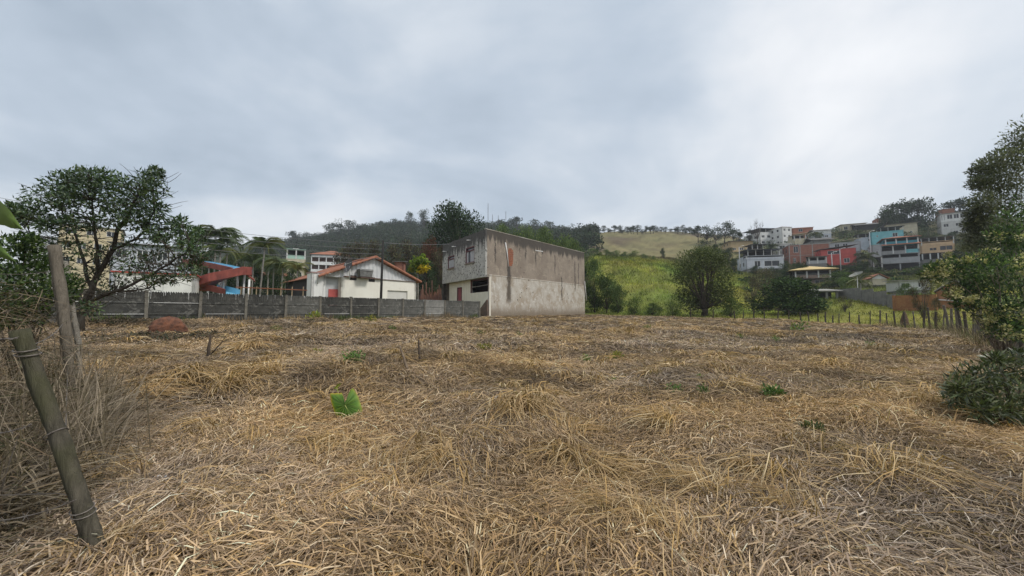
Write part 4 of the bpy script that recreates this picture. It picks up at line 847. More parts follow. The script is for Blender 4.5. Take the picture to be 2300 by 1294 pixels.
house('pale grey house with long cream sloping roof', 1862, 1934, 566, 127, [S(3.3, LGREY, [(.18, .16, .35, .85), (.44, .16, .35, .85)])], dict(k='shed', o=.4, h=1.0, t=1.0, m=hm('cream_roof', (.55, .50, .36))), 9, .75)
house('pale lavender house under a dark canopy left of the turquoise house', 1928, 1966, 562, 140, [S(2.4, LAV, []), S(2.4, LAV, [(.6, .2, .4, .7)])], dict(k='shed', o=.4, h=.5, up=1.2, m=ASB, n=3), 8, .8)
house('bright turquoise house with stepped parapet', 1958, 2032, 563, 135, [S(3.6, TEALL, []), S(3.4, TEALL, [(.16, .06, .45, .65), (.66, .16, .35, .75)])], dict(k='shed', o=.4, h=.5, up=1.3, x=(.3, 1), m=ASB, n=4), 8, .8)
house('grey rendered annexe on tall stilts beside the teal building', 1962, 1984, 612, 112, [O(2.6, GREY, n=2, x=(0,1)), O(2.0, GREY, n=2), S(2.3, LGREY, [(.35, .3, .4, .75)]), S(1.2, LGREY, [])], dict(k='flat', o=.1, m=SLAB), 7, .8)
tb = house('tall teal and bare-concrete building with two red tiled roof bands', 1979, 2068, 613, 115, [O(3.0, GREY, n=3, cc=LGREY, x=(0,1)), O(2.9, LGREY, par=1.7, pc=LGREY, n=3, cc=LGREY), O(2.6, TEAL, par=.95, pc=hm('veranda_grey', (.34, .34, .34)), n=4, cc=WHITE), O(2.1, TEAL, par=1.15, pc=TEAL, n=4, cc=WHITE, x=(.14, 1))], dict(k='hip', o=.6, h=.9, m=TILE, x=(.12, 1)), 9, .8, 'apartment_building', 'building')
Wt = 89 * 115 / (F * (math.cos(.8 * math.atan((2023 - CX) / F)) + math.sin(.8 * math.atan((2023 - CX) / F)) * (2023 - CX) / F))
roof_mesh('shed', -Wt / 2 - .5, Wt / 2 + .2, -1.0, .4, 8.55, .5, .12).build('canopy_roof', TILE, tb)
MB().wall((Wt * .16, .02), (Wt * .5, .02), 5.95, 7.0, .1).build('balcony_front', TEALL, tb)
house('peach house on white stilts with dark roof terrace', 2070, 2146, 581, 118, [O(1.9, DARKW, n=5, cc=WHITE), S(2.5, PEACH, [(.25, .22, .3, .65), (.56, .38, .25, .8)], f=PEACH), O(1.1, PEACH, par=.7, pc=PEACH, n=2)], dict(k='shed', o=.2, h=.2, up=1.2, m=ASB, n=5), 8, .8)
house('cream house with long dark fibre roofs above the turquoise house', 1990, 2062, 530, 152, [S(2.6, CREAMW, [(.75, .08, .35, .65)]), S(2.4, CREAMW, [])], dict(k='shed', o=.8, h=.8, m=ASB), 10, .8)
house('dark long roofed house on the crest above the cream house', 1925, 1992, 516, 180, [S(2.4, DARKW, [])], dict(k='gablex', o=.8, h=1.5, m=ASB), 10, .6)
house('brown brick hut on the crest below the hilltop trees', 1970, 2006, 506, 186, [S(3.6, BRICK, [(.4, .12, .5, .8)])], dict(k='flat', o=.1, m=ASB), 6, .6, 'brick_hut', 'hut')
house('white modern house with glazed upper floor near the hilltop', 2114, 2176, 530, 150, [S(3, WHITE2, [(.45, .18, .3, .7), (.75, .15, .3, .7)]), S(3, WHITE2, [(.1, .2, .3, .7), (.55, .2, .3, .7)]), S(3.2, WHITE, [(.04, .05, .2, .85), (.13, .05, .2, .85), (.26, .2, .3, .85), (.5, .2, .3, .85), (.74, .2, .3, .85)])], dict(k='shed', o=.4, h=1.2, m=ASBL), 9, .85)
house('orange brick hut beside the clipped hilltop tree', 2116, 2146, 490, 168, [S(4.2, hm('orange_brick', (.30, .13, .075)), [])], dict(k='flat', o=.1, m=ASB), 6, .6, 'brick_hut', 'hut')
house('small yellow house with dark canopy behind the bluish white long house', 1690, 1728, 580, 132, [S(3.2, YEL, [(.12, .45, .2, .7)])], dict(k='shed', o=.4, h=.3, up=1.6, m=METB, n=4), 7, .3)
house('narrow white house with one window above the long bluish house', 1748, 1776, 582, 130, [S(2.6, WHITE2, []), S(2.6, WHITE, [(.15, .45, .3, .8)])], dict(k='flat', o=.7, m=WHITE2), 7, .3)
house('long ochre house with flat dark roof at the grove', 1640, 1692, 566, 148, [S(2.2, OCH, W3), S(2.0, OCH, [])], dict(k='flat', o=.6, m=ASB), 8, .2)
house('white three-storey block with blue-roofed top terrace on the crest', 1708, 1762, 552, 184, [S(2.9, WHITE2, W4), S(2.9, WHITE, W4), S(.8, WHITE, [])], dict(k='shed', o=.7, h=.4, up=1.7, m=METB, n=5, pm=WHITE), 12, -.1)
house('tall block, white front and bare orange brick flank, on the crest', 1758, 1780, 550, 178, [S(2.6, WHITE, W2), S(2.9, WHITE, W2), S(2.9, WHITE, W2)], dict(k='flat', o=.15, m=hm('pink_cap', (.5, .3, .25))), 9, -.2)
house('orange brick block with pale frame joined behind the white tower', 1781, 1828, 550, 181, [S(2.8, hm('orange_brick2', (.36, .15, .09)), W2, sl=PEACH), S(2.8, _mats['orange_brick2'], W2, sl=PEACH), S(2.6, _mats['orange_brick2'], [(.3, .2, .3, .8)], sl=PEACH)], dict(k='flat', o=.3, m=hm('pink_cap', (.5, .3, .25))), 9, .5)
house('cream terraced house stepping below the orange brick block', 1784, 1812, 552, 160, [S(2.2, CREAMW, []), O(2.4, CREAMW, par=.9, n=3)], dict(k='shed', o=.4, h=.3, t=.7, m=hm('cream_roof', (.55, .50, .36))), 7, .5)
house('white house with blue tarpaulin awning on the crest', 1830, 1868, 538, 172, [S(2.6, LAV, W2), S(1.6, WHITE, [])], dict(k='gablex', o=.4, h=1.0, m=ASBL), 8, .5)
house('long grey-roofed house half hidden above the raw brick house', 1826, 1870, 552, 146, [S(2.2, GREY, [])], dict(k='gablex', o=.6, h=1.4, m=ASB), 8, .5)
house('cream crest house with flat roof and small porch', 1890, 1946, 521, 188, [S(4.0, CREAMW, W3)], dict(k='shed', o=.5, h=.5, m=hm('cream_roof', (.55, .50, .36))), 10, .6)
Wb = 94 * 122 / (F * (math.cos(.55 * math.atan((1819 - CX) / F)) + math.sin(.55 * math.atan((1819 - CX) / F)) * (1819 - CX) / F))
for u in (.015, .28, .58, .985): MB().box(-Wb / 2 + Wb * u - .14, -Wb / 2 + Wb * u + .14, -.05, .05, 0, 6.66).build('concrete_column', SLAB, rbh)
for x, y0, y1, Y, lab in ((1958, 521, 612, 111, 'tall pale concrete utility pole left of the teal building'), (1888, 560, 594, 104, 'white street lamp pole before the coral red house'), (1869, 568, 596, 103, 'short white lamp pole left end of the coral red house'), (1662, 555, 608, 108, 'thin grey pole standing at the grove edge')):
    p = P(x, y1, Y); z0 = gz(p.x, p.y); o = empty('utility_pole', (p.x, p.y, z0), lab, 'pole'); h = P(x, y0, Y).z - z0
    MB().tube([(0, 0, -.4), (0, 0, h)], [.16, .10], 8).build('shaft', LGREY, o, True); MB().tube([(0, 0, h - .1), (.5, -.3, h + .25), (1.0, -.6, h + .3)], [.05, .05, .10], 6).build('lamp_arm', WHITE, o, True)
# ---- brick gable house with white pipe, clay wall and block wall on the right of the field
bg = house('bare brick gabled house end behind the right fence', 2106, 2190, 694, 44, [S(2.0, hm('tan_brick', (.36, .19, .10), .3), [])], dict(k='gabley', o=.25, h=1.3, m=ASBL), 7, 1.0, wmat=_mats['tan_brick'])
MB().tube([(-2.1, -.25, 1.15), (1.2, -.25, .78), (1.25, -.25, .15)], .07, 8).build('drain_pipe', WHITE, bg, True)
def block_wall(label, pts, hh, m, name='block_wall', step=True, mb_=.4):
    o = empty(name, (pts[0][0], pts[0][1], gz(*pts[0])), label, 'wall'); o0 = o.location; tot = 0
    for k in range(len(pts) - 1):
        a = Vector(pts[k]); b_ = Vector(pts[k + 1]); n = max(1, int((b_ - a).length / 2.6))
        for i in range(n):
            p = a.lerp(b_, i / n); q = a.lerp(b_, (i + .985) / n); zb = min(gz(*p), gz(*q)); top = zb + hh + random.uniform(-.06, .06)
            MB().wall((p.x - o0.x, p.y - o0.y), (q.x - o0.x, q.y - o0.y), zb - .6 - o0.z, top - o0.z, .14).build('panel', m, o)
            MB().box(-.1, .1, -.12, .12, zb - .6 - o0.z, top + .03 - o0.z, Matrix.Translation((p.x - o0.x, p.y - o0.y, 0))).build('pier', m, o)
    return o
def XY(px, Y): return ((px - CX) / F * Y, Y)
block_wall('long grey concrete block wall climbing the green slope', [XY(1880, 62), XY(1935, 57), XY(1990, 51), XY(2010, 48)], 2.1, stain_mat('grey_blocks', (.25, .24, .22), (.18, .175, .165), 99, .01, (.08, .075, .07), (.30, .29, .27), 1.2))
block_wall('orange clay wall with worn plaster below the low white house', [XY(2008, 47.5), XY(2060, 45.5), XY(2104, 43.6)], 1.9, stain_mat('orange_clay', (.36, .18, .08), (.28, .13, .06), 99, .01, (.09, .05, .035), (.42, .25, .12), 1.0), 'clay_wall')
# ---- satellite dish
def dish(label, x, y, Y, r, tilt, m, base=None):
    p = P(x, y, Y); z0 = gz(p.x, p.y) if base is None else base; o = empty('satellite_dish', (p.x, p.y, z0), label, 'dish'); h = p.z - z0; mb = MB(); n = 20; vs = [(0, 0, 0)]; fs = []
    R = Matrix.Translation((0, 0, h)) @ Matrix.Rotation(tilt[1], 4, 'Z') @ Matrix.Rotation(tilt[0], 4, 'Y')
    for k in range(1, 5):
        for i in range(n): a = 6.2832 * i / n; q = r * k / 4; vs.append((q * math.cos(a), q * math.sin(a), .38 * q * q / r))
    for i in range(n): fs.append((0, 1 + i, 1 + (i + 1) % n))
    for k in range(3):
        for i in range(n): a = 1 + k * n; fs.append((a + i, a + n + i, a + n + (i + 1) % n, a + (i + 1) % n))
    mb.add([R @ Vector(v) for v in vs], fs); mb.add([R @ (Vector(v) - Vector((0, 0, .03))) for v in vs], [f[::-1] for f in fs]); mb.build('reflector', m, o, True)
    MB().tube([(0, 0, -.2), (0, 0, h - .03)], .05, 8).build('mast', WHITE2, o, True)
    f = R @ Vector((0, 0, r * .75)); mb = MB()
    for i in range(3): a = 2.09 * i; mb.tube([R @ Vector((r * .9 * math.cos(a), r * .9 * math.sin(a), .3 * r)), f], .015, 5)
    mb.build('feed_arm', WHITE2, o); return o
dish('wide pale mesh satellite dish behind the grey block wall', 1925, 620, 62, .95, (-.5, 0), mat('dish_mesh', (.30, .30, .26), (.24, .24, .2), 4))

# ------------------------------------------------------------------ white gabled house
gd = Vector((.7071, .7071, 0)); go = Vector((-14.84, 34.0, 0)); gb = Vector((-.7071, .7071, 0))
def gs(s, d, z): return gd * s + gb * d + Vector((0, 0, z))
zg = 1.0; gh = empty('gabled_house', (go.x, go.y, zg), 'white gabled house with clay-tile verge behind the concrete wall', 'house')
S0, S1, SM, EZ, AZ_ = -2.06, 7.45, 2.76, 4.72 - zg, 6.72 - zg; LZ = 4.70 - zg
CREAM2 = mat('pale_cream_wall', (.79, .77, .69), (.73, .70, .62), 1.0, .85, .1, 20, .22, (.42, .38, .30)); OFFW = hm('off_white_wall', (.60, .62, .63), .3)
def wface(a, b_, d, z0, z1, holes, m, name, t=.2): # wall in the facade direction
    return MB().wall(gs(a, d, 0), gs(b_, d, 0), z0, z1, t, holes).build(name, m, gh)
def su(px): tx = (px - CX) / F; return (tx * go.y - go.x) / (gd.x - tx * gd.y)
def zy(px, py): return P(px, py, go.y + gd.y * su(px)).z - zg
vents = []
for x0, x1, yt, yb in ((784, 800, 618, 629.5), (827, 841, 622, 633.5)): vents.append((su(x0) - su(765), su(x1) - su(765), zy((x0 + x1) / 2, yb), zy((x0 + x1) / 2, yt)))
gar = (su(870) - su(765), su(915) - su(765), -.2, zy(890, 653))
wface(su(765), S1 - .25, 0, -.6, LZ - .02, vents + [gar], CREAM2, 'front_wall')
wface(S0 + .2, su(765) - .02, .7, -.6, LZ, [], OFFW, 'side_front_wall')
MB().box(0, 1, 0, 1, 0, 1, Matrix.Identity(4)); mb = MB().wall(gs(S0 + .95, .64, 0), gs(su(765) - .02, .64, 0), -.6, zy(755, 649), .05); mb.build('red_dado', mat('red_dado', (.50, .12, .11), (.44, .10, .09), 2), gh)
MB().wall(gs(S1 - .25, 0, 0), gs(S1 - .25, 11, 0), -.6, EZ, .2).build('right_wall', CREAM2, gh); MB().wall(gs(S0 + .2, 11, 0), gs(S0 + .2, .9, 0), -.6, EZ, .2).build('left_wall', DARKW, gh)  # left wall coloured near-black for the shade below its eave
MB().wall(gs(S1 - .25, 11, 0), gs(S0 + .2, 11, 0), -.6, EZ, .2).build('rear_wall', CREAM2, gh)
MB().wall(gs(su(765), .7, 0), gs(su(765), 0, 0), -.6, LZ - .03, .18).build('return_wall', CREAM2, gh)
for (u0, u1, z0, z1) in vents:
    mb = MB(); a0 = su(765) + u0; a1 = su(765) + u1
    for k in range(4): zc = z0 + (z1 - z0) * (k + .5) / 4; mb.bar(gs(a0, .06, zc), gs(a1, .06, zc), .10, .05)
    v_ = mb.build('louvre_window', mat('dark_louvre', (.10, .075, .07), (.07, .05, .05), 3), gh); MB().prism([gs(a0, .14, z0), gs(a1, .14, z0), gs(a1, .14, z1), gs(a0, .14, z1)], gb * .02).build('pane', GLASS, v_)
MB().wall(gs(su(870), .12, 0), gs(su(915), .12, 0), -.2, gar[3], .05).build('garage_door', mat('garage_white', (.62, .61, .57), (.57, .56, .52), 2), gh)
mb = MB(); mb.bar(gs(su(770), -.09, LZ + .03), gs(su(856), -.09, LZ + .0), .22, .09); mb.build('ledge', mat('brown_ledge', (.16, .10, .085), (.12, .08, .07)), gh)
mb = MB(); mb.bar(gs(su(857), -.03, LZ - .02), gs(S1 - .3, -.03, LZ - .06), .12, .05); mb.build('ledge', _mats['brown_ledge'], gh)
# ribbed white sheet filling the gable
rib = MB(); n = 96; pts = []
for i in range(n + 1):
    s = S0 + .05 + (S1 - S0 - .1) * i / n; ztop = AZ_ - .1 - abs(s - SM) * (AZ_ - EZ) / (S1 - SM) - .03; pts.append((s, .16 - (.05 if i % 4 in (0, 1) else 0), max(ztop, LZ - .05)))
for a, c in zip(pts, pts[1:]): rib.add([gs(a[0], a[1], LZ - .06), gs(c[0], c[1], LZ - .06), gs(c[0], c[1], c[2]), gs(a[0], a[1], a[2])], [(0, 1, 2, 3)])
rib.build('gable_sheet', mat('white_sheet', (.62, .63, .63), (.55, .56, .56), 1, .6), gh)
# roof planes, verge tiles, ridge
sl = (AZ_ - EZ) / (S1 - SM)
for sg, name in ((1, 'roof'), (-1, 'roof')):
    e = S1 if sg > 0 else S0; a = gs(SM, -.25, AZ_); c = gs(e + sg * .15, -.25, EZ - sl * .15)
    MB().prism([a, c, c - Vector((0, 0, .07)), a - Vector((0, 0, .07))] if sg > 0 else [c, a, a - Vector((0, 0, .07)), c - Vector((0, 0, .07))], gb * 11.7).build('roof', TILE, gh)
TILE2 = mat('verge_tile', (.40, .175, .105), (.26, .11, .07), 3, .85, .4)
for sg in (1, -1):
    e = (S1 if sg > 0 else S0) + sg * .15; n = 16
    for k in range(n):
        s0 = SM + (e - SM) * k / n; s1_ = SM + (e - SM) * (k + 1.12) / n; z0 = AZ_ - abs(s0 - SM) * sl + .04; z1 = AZ_ - abs(s1_ - SM) * sl + .015
        MB().tube([gs(s0, -.22, z0), gs(s1_, -.22, z1)], [.10, .125], 8).build('verge_tile', TILE2, gh)
MB().tube([gs(SM, -.3, AZ_ + .03), gs(SM, 11.4, AZ_ + .03)], .13, 8).build('ridge', TILE2, gh)
# left annexe
an = empty('white_annexe', go + gs(S0 - .6, .2, 0) + Vector((0, 0, zg)), 'small flat-roofed white annexe left of the gabled house', 'house')
def ga(s, d, z): return gs(s - (S0 - .6), d - .2, z)
hA = P(715, 612, 32).z - zg
mb = MB().wall(ga(S0 - .6, .2, 0), ga(S0 + .55, .2, 0), -.5, hA, .2, [(.92, 1.12, hA - 2.1, hA - 1.05)]); mb.wall(ga(S0 + .55, .2, 0), ga(S0 + .55, 1.4, 0), -.5, hA - .01, .2); mb.wall(ga(S0 - .6, 1.4, 0), ga(S0 - .6, .2, 0), -.5, hA - .01, .2); mb.build('wall', WHITE, an)
MB().prism([ga(S0 - .65, .14, hA), ga(S0 + .6, .14, hA), ga(S0 + .6, 1.5, hA), ga(S0 - .65, 1.5, hA)], (0, 0, .1)).build('roof', mat('reddish_coping', (.36, .25, .24)), an)
MB().tube([ga(S0 - .1, .12, hA - .05), ga(S0 - .15, .1, hA - .1), ga(S0 - .15, .1, hA - .95)], .04, 6).build('drain_pipe', WHITE2, an, True)
# water tank and grey dish on the ledge
tk = empty('water_tank', go + gs(su(814), .0, 0) + Vector((0, 0, zg + LZ + .075)), 'grey rectangular water tank with lid on the ledge of the gabled house', 'tank')
tw = (su(830) - su(801)) / 2
def tapered(mb, w0, w1, d0, d1, z0, z1):
    vs = [gs(sx * w_, sy * d_ - .38, z) for z, w_, d_ in ((z0, w0, d0), (z1, w1, d1)) for sx, sy in ((-1, -1), (1, -1), (1, 1), (-1, 1))]
    return mb.add(vs, [(3, 2, 1, 0), (4, 5, 6, 7)] + [(i, (i + 1) % 4, 4 + (i + 1) % 4, 4 + i) for i in range(4)])
TKM = mat('mouldy_fibre_tank', (.25, .25, .24), (.14, .14, .135), 3, .9, .3, 10, .6)
tapered(MB(), tw * .88, tw, .30, .36, 0, .52).build('tank_body', TKM, tk); tapered(MB(), tw * 1.05, tw * 1.02, .40, .38, .525, .68).build('lid', mat('tank_lid', (.26, .26, .25), (.18, .18, .175), 3), tk)
MB().bar(gs(-tw * .8, -.38, -.07), gs(tw * .8, -.38, -.07), .5, .1).build('bearer', _mats['brown_ledge'], tk)
dish('round dark grey satellite dish beside the water tank', 786, 598, 33.6, .62, (1.35, -2.2), mat('grey_dish', (.13, .13, .135), (.10, .10, .105), 2, .6), zg + LZ)
# ---- power pole and lines
pp = Vector(XY(857, 32.6) + (0,)); pz = gz(pp.x, pp.y); pole = empty('power_pole', (pp.x, pp.y, pz), 'thin black power pole in front of the gabled house', 'pole')
ptop = P(857, 540, 32.6).z - pz
MB().tube([(-.08, 0, -.4), (-.03, 0, ptop * .5), (0.02, 0, ptop)], [.12, .10, .075], 10).build('shaft', mat('black_pole', (.018, .017, .016), (.03, .028, .026), 4), pole, True)
for k in range(4): MB().tube([(-.05, 0, ptop - .35 - .42 * k), (-.22, 0, ptop - .35 - .42 * k)], .035, 6).build('insulator', mat('insulator', (.2, .19, .18)), pole)
WIRE = mat('grey_cable', (.22, .22, .225), (.18, .18, .185), 3, .5)
def wire(a, b_, sag, r=.016, n=24):
    a = Vector(a); b_ = Vector(b_); return [a.lerp(b_, i / n) - Vector((0, 0, sag * 4 * (i / n) * (1 - i / n))) for i in range(n + 1)]
for k in range(4):
    a = Vector((pp.x - .2, pp.y, pz + ptop - .35 - .42 * k)); e = P(-250, 392 + 22 * k, 30)
    o = empty('power_line', a, 'thin overhead cable running from the black pole towards the left', 'cable', 'cables left of the power pole')
    MB().tube([p - a for p in wire(a, e, .9)], .017, 5, False).build('cable', WIRE, o)
a = Vector((pp.x, pp.y, pz + ptop - .2)); e = BA + s2 * L2 * .8 + Vector((0, 0, P(1003, 548, 49).z)) - s1 * .1
o = empty('power_line', a, 'single overhead cable from the black pole to the concrete building', 'cable'); MB().tube([p - a for p in wire(a, e, .12)], .017, 5, False).build('cable', WIRE, o)
a = Vector((pp.x - .1, pp.y, pz + ptop - 1.4)); e = go + gs(SM - 1.6, 2.0, AZ_ - .3 + zg)
o = empty('power_line', a, 'slack service drop cable from the black pole to the gabled roof', 'cable'); MB().tube([p - a for p in wire(a, e, .25)], .02, 5, False).build('cable', WIRE, o)
# masts on the wooded crest
for x, y0, y1 in ((1096, 457, 500), (1136, 475, 500), (1119, 484, 500), (1106, 482, 500)):
    p = P(x, y1, 352); z0 = gz(p.x, p.y); o = empty('radio_mast', (p.x, p.y, z0), 'thin lattice radio mast on the wooded crest' if x != 1096 else 'tallest thin radio mast on the wooded crest', 'mast', None if x == 1096 else 'short masts on the crest')
    h = P(x, y0, 352).z - z0; mb = MB(); [mb.tube([(.5 * math.cos(q), .5 * math.sin(q), 0), (.12 * math.cos(q), .12 * math.sin(q), h)], .12, 5) for q in (0, 2.1, 4.2)]
    for k in range(12): z = h * k / 12; q = k * 2.1; rr_ = .5 - .38 * k / 12; mb.bar((rr_ * math.cos(q), rr_ * math.sin(q), z), (rr_ * math.cos(q + 2.1), rr_ * math.sin(q + 2.1), z + h / 12), .08)
    mb.build('lattice', mat('mast_grey', (.22, .23, .25)), o)
# ---- water slide
SLR = mat('slide_red', (.31, .085, .065), (.20, .055, .045), 1.2, .75, .2, 8, .6, (.08, .03, .025)); SLB = mat('slide_blue', (.20, .50, .68), (.17, .44, .60), 2, .45)
w0 = P(490, 650, 38); sl_ = empty('water_slide', (w0.x, w0.y, gz(w0.x, w0.y)), 'red water slide with light blue chutes on posts behind the wall', 'slide'); so_ = sl_.location
def chute(pts, wd_, dep, nm):
    pts = [Vector(p) - so_ for p in pts]; d = [(pts[min(i + 1, len(pts) - 1)] - pts[max(i - 1, 0)]) for i in range(len(pts))]; out, inn = MB(), MB(); ro, ri = [], []
    for p, t in zip(pts, d):
        t.z = 0; t.normalize(); s = Vector((t.y, -t.x, 0)); u = Vector((0, 0, 1))
        ro.append([p - s * wd_ / 2 + u * dep, p - s * wd_ / 2 * .92, p + s * wd_ / 2 * .92, p + s * wd_ / 2 + u * dep]); ri.append([p - s * (wd_ / 2 - .05) + u * (dep + .02), p - s * (wd_ / 2 * .92 - .05) + u * .06, p + s * (wd_ / 2 * .92 - .05) + u * .06, p + s * (wd_ / 2 - .05) + u * (dep + .02)])
    for R_, mb in ((ro, out), (ri, inn)):
        for a, b_ in zip(R_, R_[1:]):
            for k in range(3): mb.add([a[k], a[k + 1], b_[k + 1], b_[k]], [(0, 1, 2, 3)])
    for a, b_, c, e in zip(ro, ro[1:], ri, ri[1:]):
        for k in (0, 3): out.add([a[k], b_[k], e[k], c[k]], [(0, 1, 2, 3)])
    o = out.build(nm, SLR, sl_); inn.build('lining', SLB, o)
chute([P(425, 594, 45), P(460, 598, 42.5), P(500, 606, 40), P(530, 613, 38.3), P(549, 618, 37.5)], 1.5, .55, 'upper_chute')
chute([P(551, 618, 37.4), P(535, 618, 36.6), P(510, 626, 36), P(480, 634, 35.6), P(455, 645, 35.8), P(448, 654, 37)], 1.5, .75, 'middle_chute')
chute([P(470, 652, 36.6), P(490, 655, 36), P(510, 660, 35.4), P(524, 665, 35)], 1.4, .55, 'lower_chute')
for x, y, Y in ((503, 622, 36.3), (497, 624, 36.8), (535, 610, 38.3), (440, 592, 44), (549, 616, 37.4), (470, 598, 42), (560, 628, 37)):
    p = P(x, y, Y) - so_; MB().tube([(p.x, p.y, -.3), (p.x, p.y, p.z + (.0 if x != 503 else .35))], .09, 8).build('post', WHITE, sl_, True)
mb = MB(); mb.bar(P(549, 613, 37.2) - so_, P(570, 628, 37) - so_, .12, .1); mb.bar(P(553, 618, 37.2) - so_, P(573, 632, 37) - so_, .05, .05); mb.build('handrail', SLR, sl_)
mb = MB(); a, c = P(425, 586, 45) - so_, P(500, 599, 40) - so_; mb.bar(a, c, .06); mb.build('handrail', WHITE, sl_)
rl = empty('park_railing', (P(560, 655, 30.5).x, 30.5, gz(P(560, 655, 30.5).x, 30.5)), 'low reddish railing between slide and annexe behind the wall', 'railing'); ro_ = rl.location
for x in (540, 560, 575, 600, 630, 655, 680):
    p = P(x, 644, 31) - ro_; MB().bar((p.x, p.y, -.2), p + Vector((.06, 0, 0)), .06).build('upright', hm('tan_wood', (.34, .26, .17)), rl)
mb = MB(); mb.bar(P(530, 645, 31) - ro_, P(690, 652, 31) - ro_, .07); mb.build('rail', hm('rusty_rail', (.30, .12, .07)), rl)
# ---- red earth bank with stakes beside the building
bk_ = []; V_ = []; nx, ny = 26, 14
for i in range(nx):
    for j in range(ny):
        px_ = 935 + 62 * i / (nx - 1); Yq = 52 + 14 * j / (ny - 1); X = (px_ - CX) / F * Yq; up = min(1, j / 6) ** .8 * 3.4 * min(1, i / 4, (nx - 1 - i) / 3)
        V_.append((X, Yq, gz(X, Yq) - .1 + up + .25 * math.sin(i * 1.7 + j * 2.1) * min(1, up)))
Qb = [(i * ny + j, (i + 1) * ny + j, (i + 1) * ny + j + 1, i * ny + j + 1) for i in range(nx - 1) for j in range(ny - 1)]
mb = MB().add(V_, Qb); eb = mb.build('earth_bank', mat('red_earth', (.17, .075, .045), (.10, .05, .032), .7, .95, .8, 3), None, True); tag(eb, 'bare red earth bank between gabled house and concrete building', 'bank', kind='structure')
for x, y0 in ((949, 640), (957, 634), (970, 630), (964, 646), (986, 640), (990, 648)):
    p = P(x, 676, 50); z0 = gz(p.x, p.y); o = empty('wooden_stake', (p.x, p.y, z0), 'rough reddish wooden stake standing at the red earth bank', 'stake', 'stakes at the earth bank')
    MB().tube([(0, 0, -.4), (.03, 0, 1.4), (.0, 0, P(x, y0, 50).z - z0)], [.10, .09, .08], 7, jit=.2).build('shaft', mat('reddish_wood', (.23, .12, .08), (.16, .085, .06), 5), o, True)
# ------------------------------------------------------------------ foreground left: fence, weeds, tree
def wood_mat(name, c, c2, moss=None):
    m = bpy.data.materials.new(name); m.use_nodes = True; t = NT(m.node_tree); co = t.n('ShaderNodeTexCoord').outputs['Object']
    mp = t.n('ShaderNodeMapping', {'Vector': co, 'Scale': (9, 9, 1.1)}); g = t.noise(mp, 3.0, 7.0, .7, .6)
    k = t.mix(t.mr(g, .3, .7), c, c2); k = t.mix(t.mr(t.noise(mp, 1.4, 5.0, .6), .58, .68, 0, .9), k, (.018, .015, .011))
    if moss: k = t.mix(t.mr(t.noise(co, 3.2, 5.0), .45, .68, 0, .75), k, moss)
    bn = t.n('ShaderNodeBump', {'Strength': .9, 'Distance': .03, 'Height': g})
    t.n('ShaderNodeOutputMaterial', {0: t.n('ShaderNodeBsdfPrincipled', {'Base Color': k, 'Roughness': .92, 'Specular IOR Level': .15, 'Normal': bn})}); return m
WOOD1 = wood_mat('mossy_grey_wood', (.125, .112, .085), (.055, .05, .038), (.085, .085, .045)); WOOD2 = wood_mat('grey_wood', (.19, .165, .13), (.11, .095, .075)); WOOD3 = wood_mat('pale_lichen_wood', (.27, .25, .215), (.15, .135, .11), (.32, .31, .28))
WOODD = wood_mat('dark_post_wood', (.095, .08, .062), (.055, .047, .038)); WOODP = wood_mat('weathered_post_wood', (.19, .165, .135), (.10, .088, .072))
def post(pts, rad, m, parent, n=14, crack=True, label=None, name='post'):
    """a rough round post along pts (relative to parent), with a drying crack down one side"""
    K = 12 * (len(pts) - 1); P_ = []; R_ = []
    for i in range(K + 1):
        s = i / K * (len(pts) - 1); k = min(int(s), len(pts) - 2); P_.append(Vector(pts[k]).lerp(Vector(pts[k + 1]), s - k)); R_.append((rad[k] + (rad[k + 1] - rad[k]) * (s - k)) * (1 + .05 * math.sin(i * .9) + random.uniform(-.025, .025)))
    mb = MB(); mb.tube(P_, R_, n, jit=.2)
    if crack:
        for i in range(2, K - 1):
            for k in (4,): 
                v = Vector(mb.v[i * n + k]); mb.v[i * n + k] = tuple(v.lerp(P_[i], .34 + .14 * math.sin(i * .7)))
    o = mb.build(name, m, parent, True)
    if label: o['label'] = label
    return o
b0 = G(228, 1268); fe = empty('wire_fence', b0, 'old left-hand wire fence with leaning mossy post and grey round posts', 'fence'); f0 = b0
pa = Vector((0, 0, -.35)); pt_ = P(44, 742, b0.y - .12) - f0
post([pa - Vector((-.08, 0, 0)), Vector((0, 0, 0)).lerp(pt_, .02), pt_.lerp(Vector((0, 0, 0)), .5) + Vector((.01, 0, .0)), pt_], [.044, .043, .041, .038], WOOD1, fe, 18, True, 'thick mossy fence post leaning far to the left')
b1 = G(166, 948); t1 = P(122, 553, b1.y + .05)
post([b1 - f0 - Vector((0, 0, .3)), b1 - f0, P(148, 750, b1.y) - f0, t1 - f0], [.056, .056, .064, .07], WOOD2, fe, 16, True, 'tall grey round fence post with flat sawn top')
b2 = G(178, 868); t2 = P(146, 588, b2.y + .1)
post([b2 - f0 - Vector((0, 0, .3)), b2 - f0, P(176, 770, b2.y) - f0, P(160, 690, b2.y) - f0, t2 - f0], [.04, .044, .046, .052, .046], WOOD3, fe, 14, True, 'crooked pale lichened fence post behind the tall grey one')
IRON = mat('rusty_wire', (.12, .10, .085), (.20, .18, .16), 30, .6, metal=.4)
def strand(a, b_, sag=.05, r=.0035, barbs=True):
    pts = wire(a, b_, sag, n=20); mb = MB().tube([p - f0 for p in pts], r, 5)
    if barbs:
        for p in pts[1::3]:
            for q in range(2): d = Vector([random.uniform(-1, 1) for _ in range(3)]).normalized() * .022; mb.tube([p - f0 - d, p - f0 + d], .0018, 4)
    return mb.build('barbed_wire', IRON, fe)
on = lambda t: f0 + pt_ * t
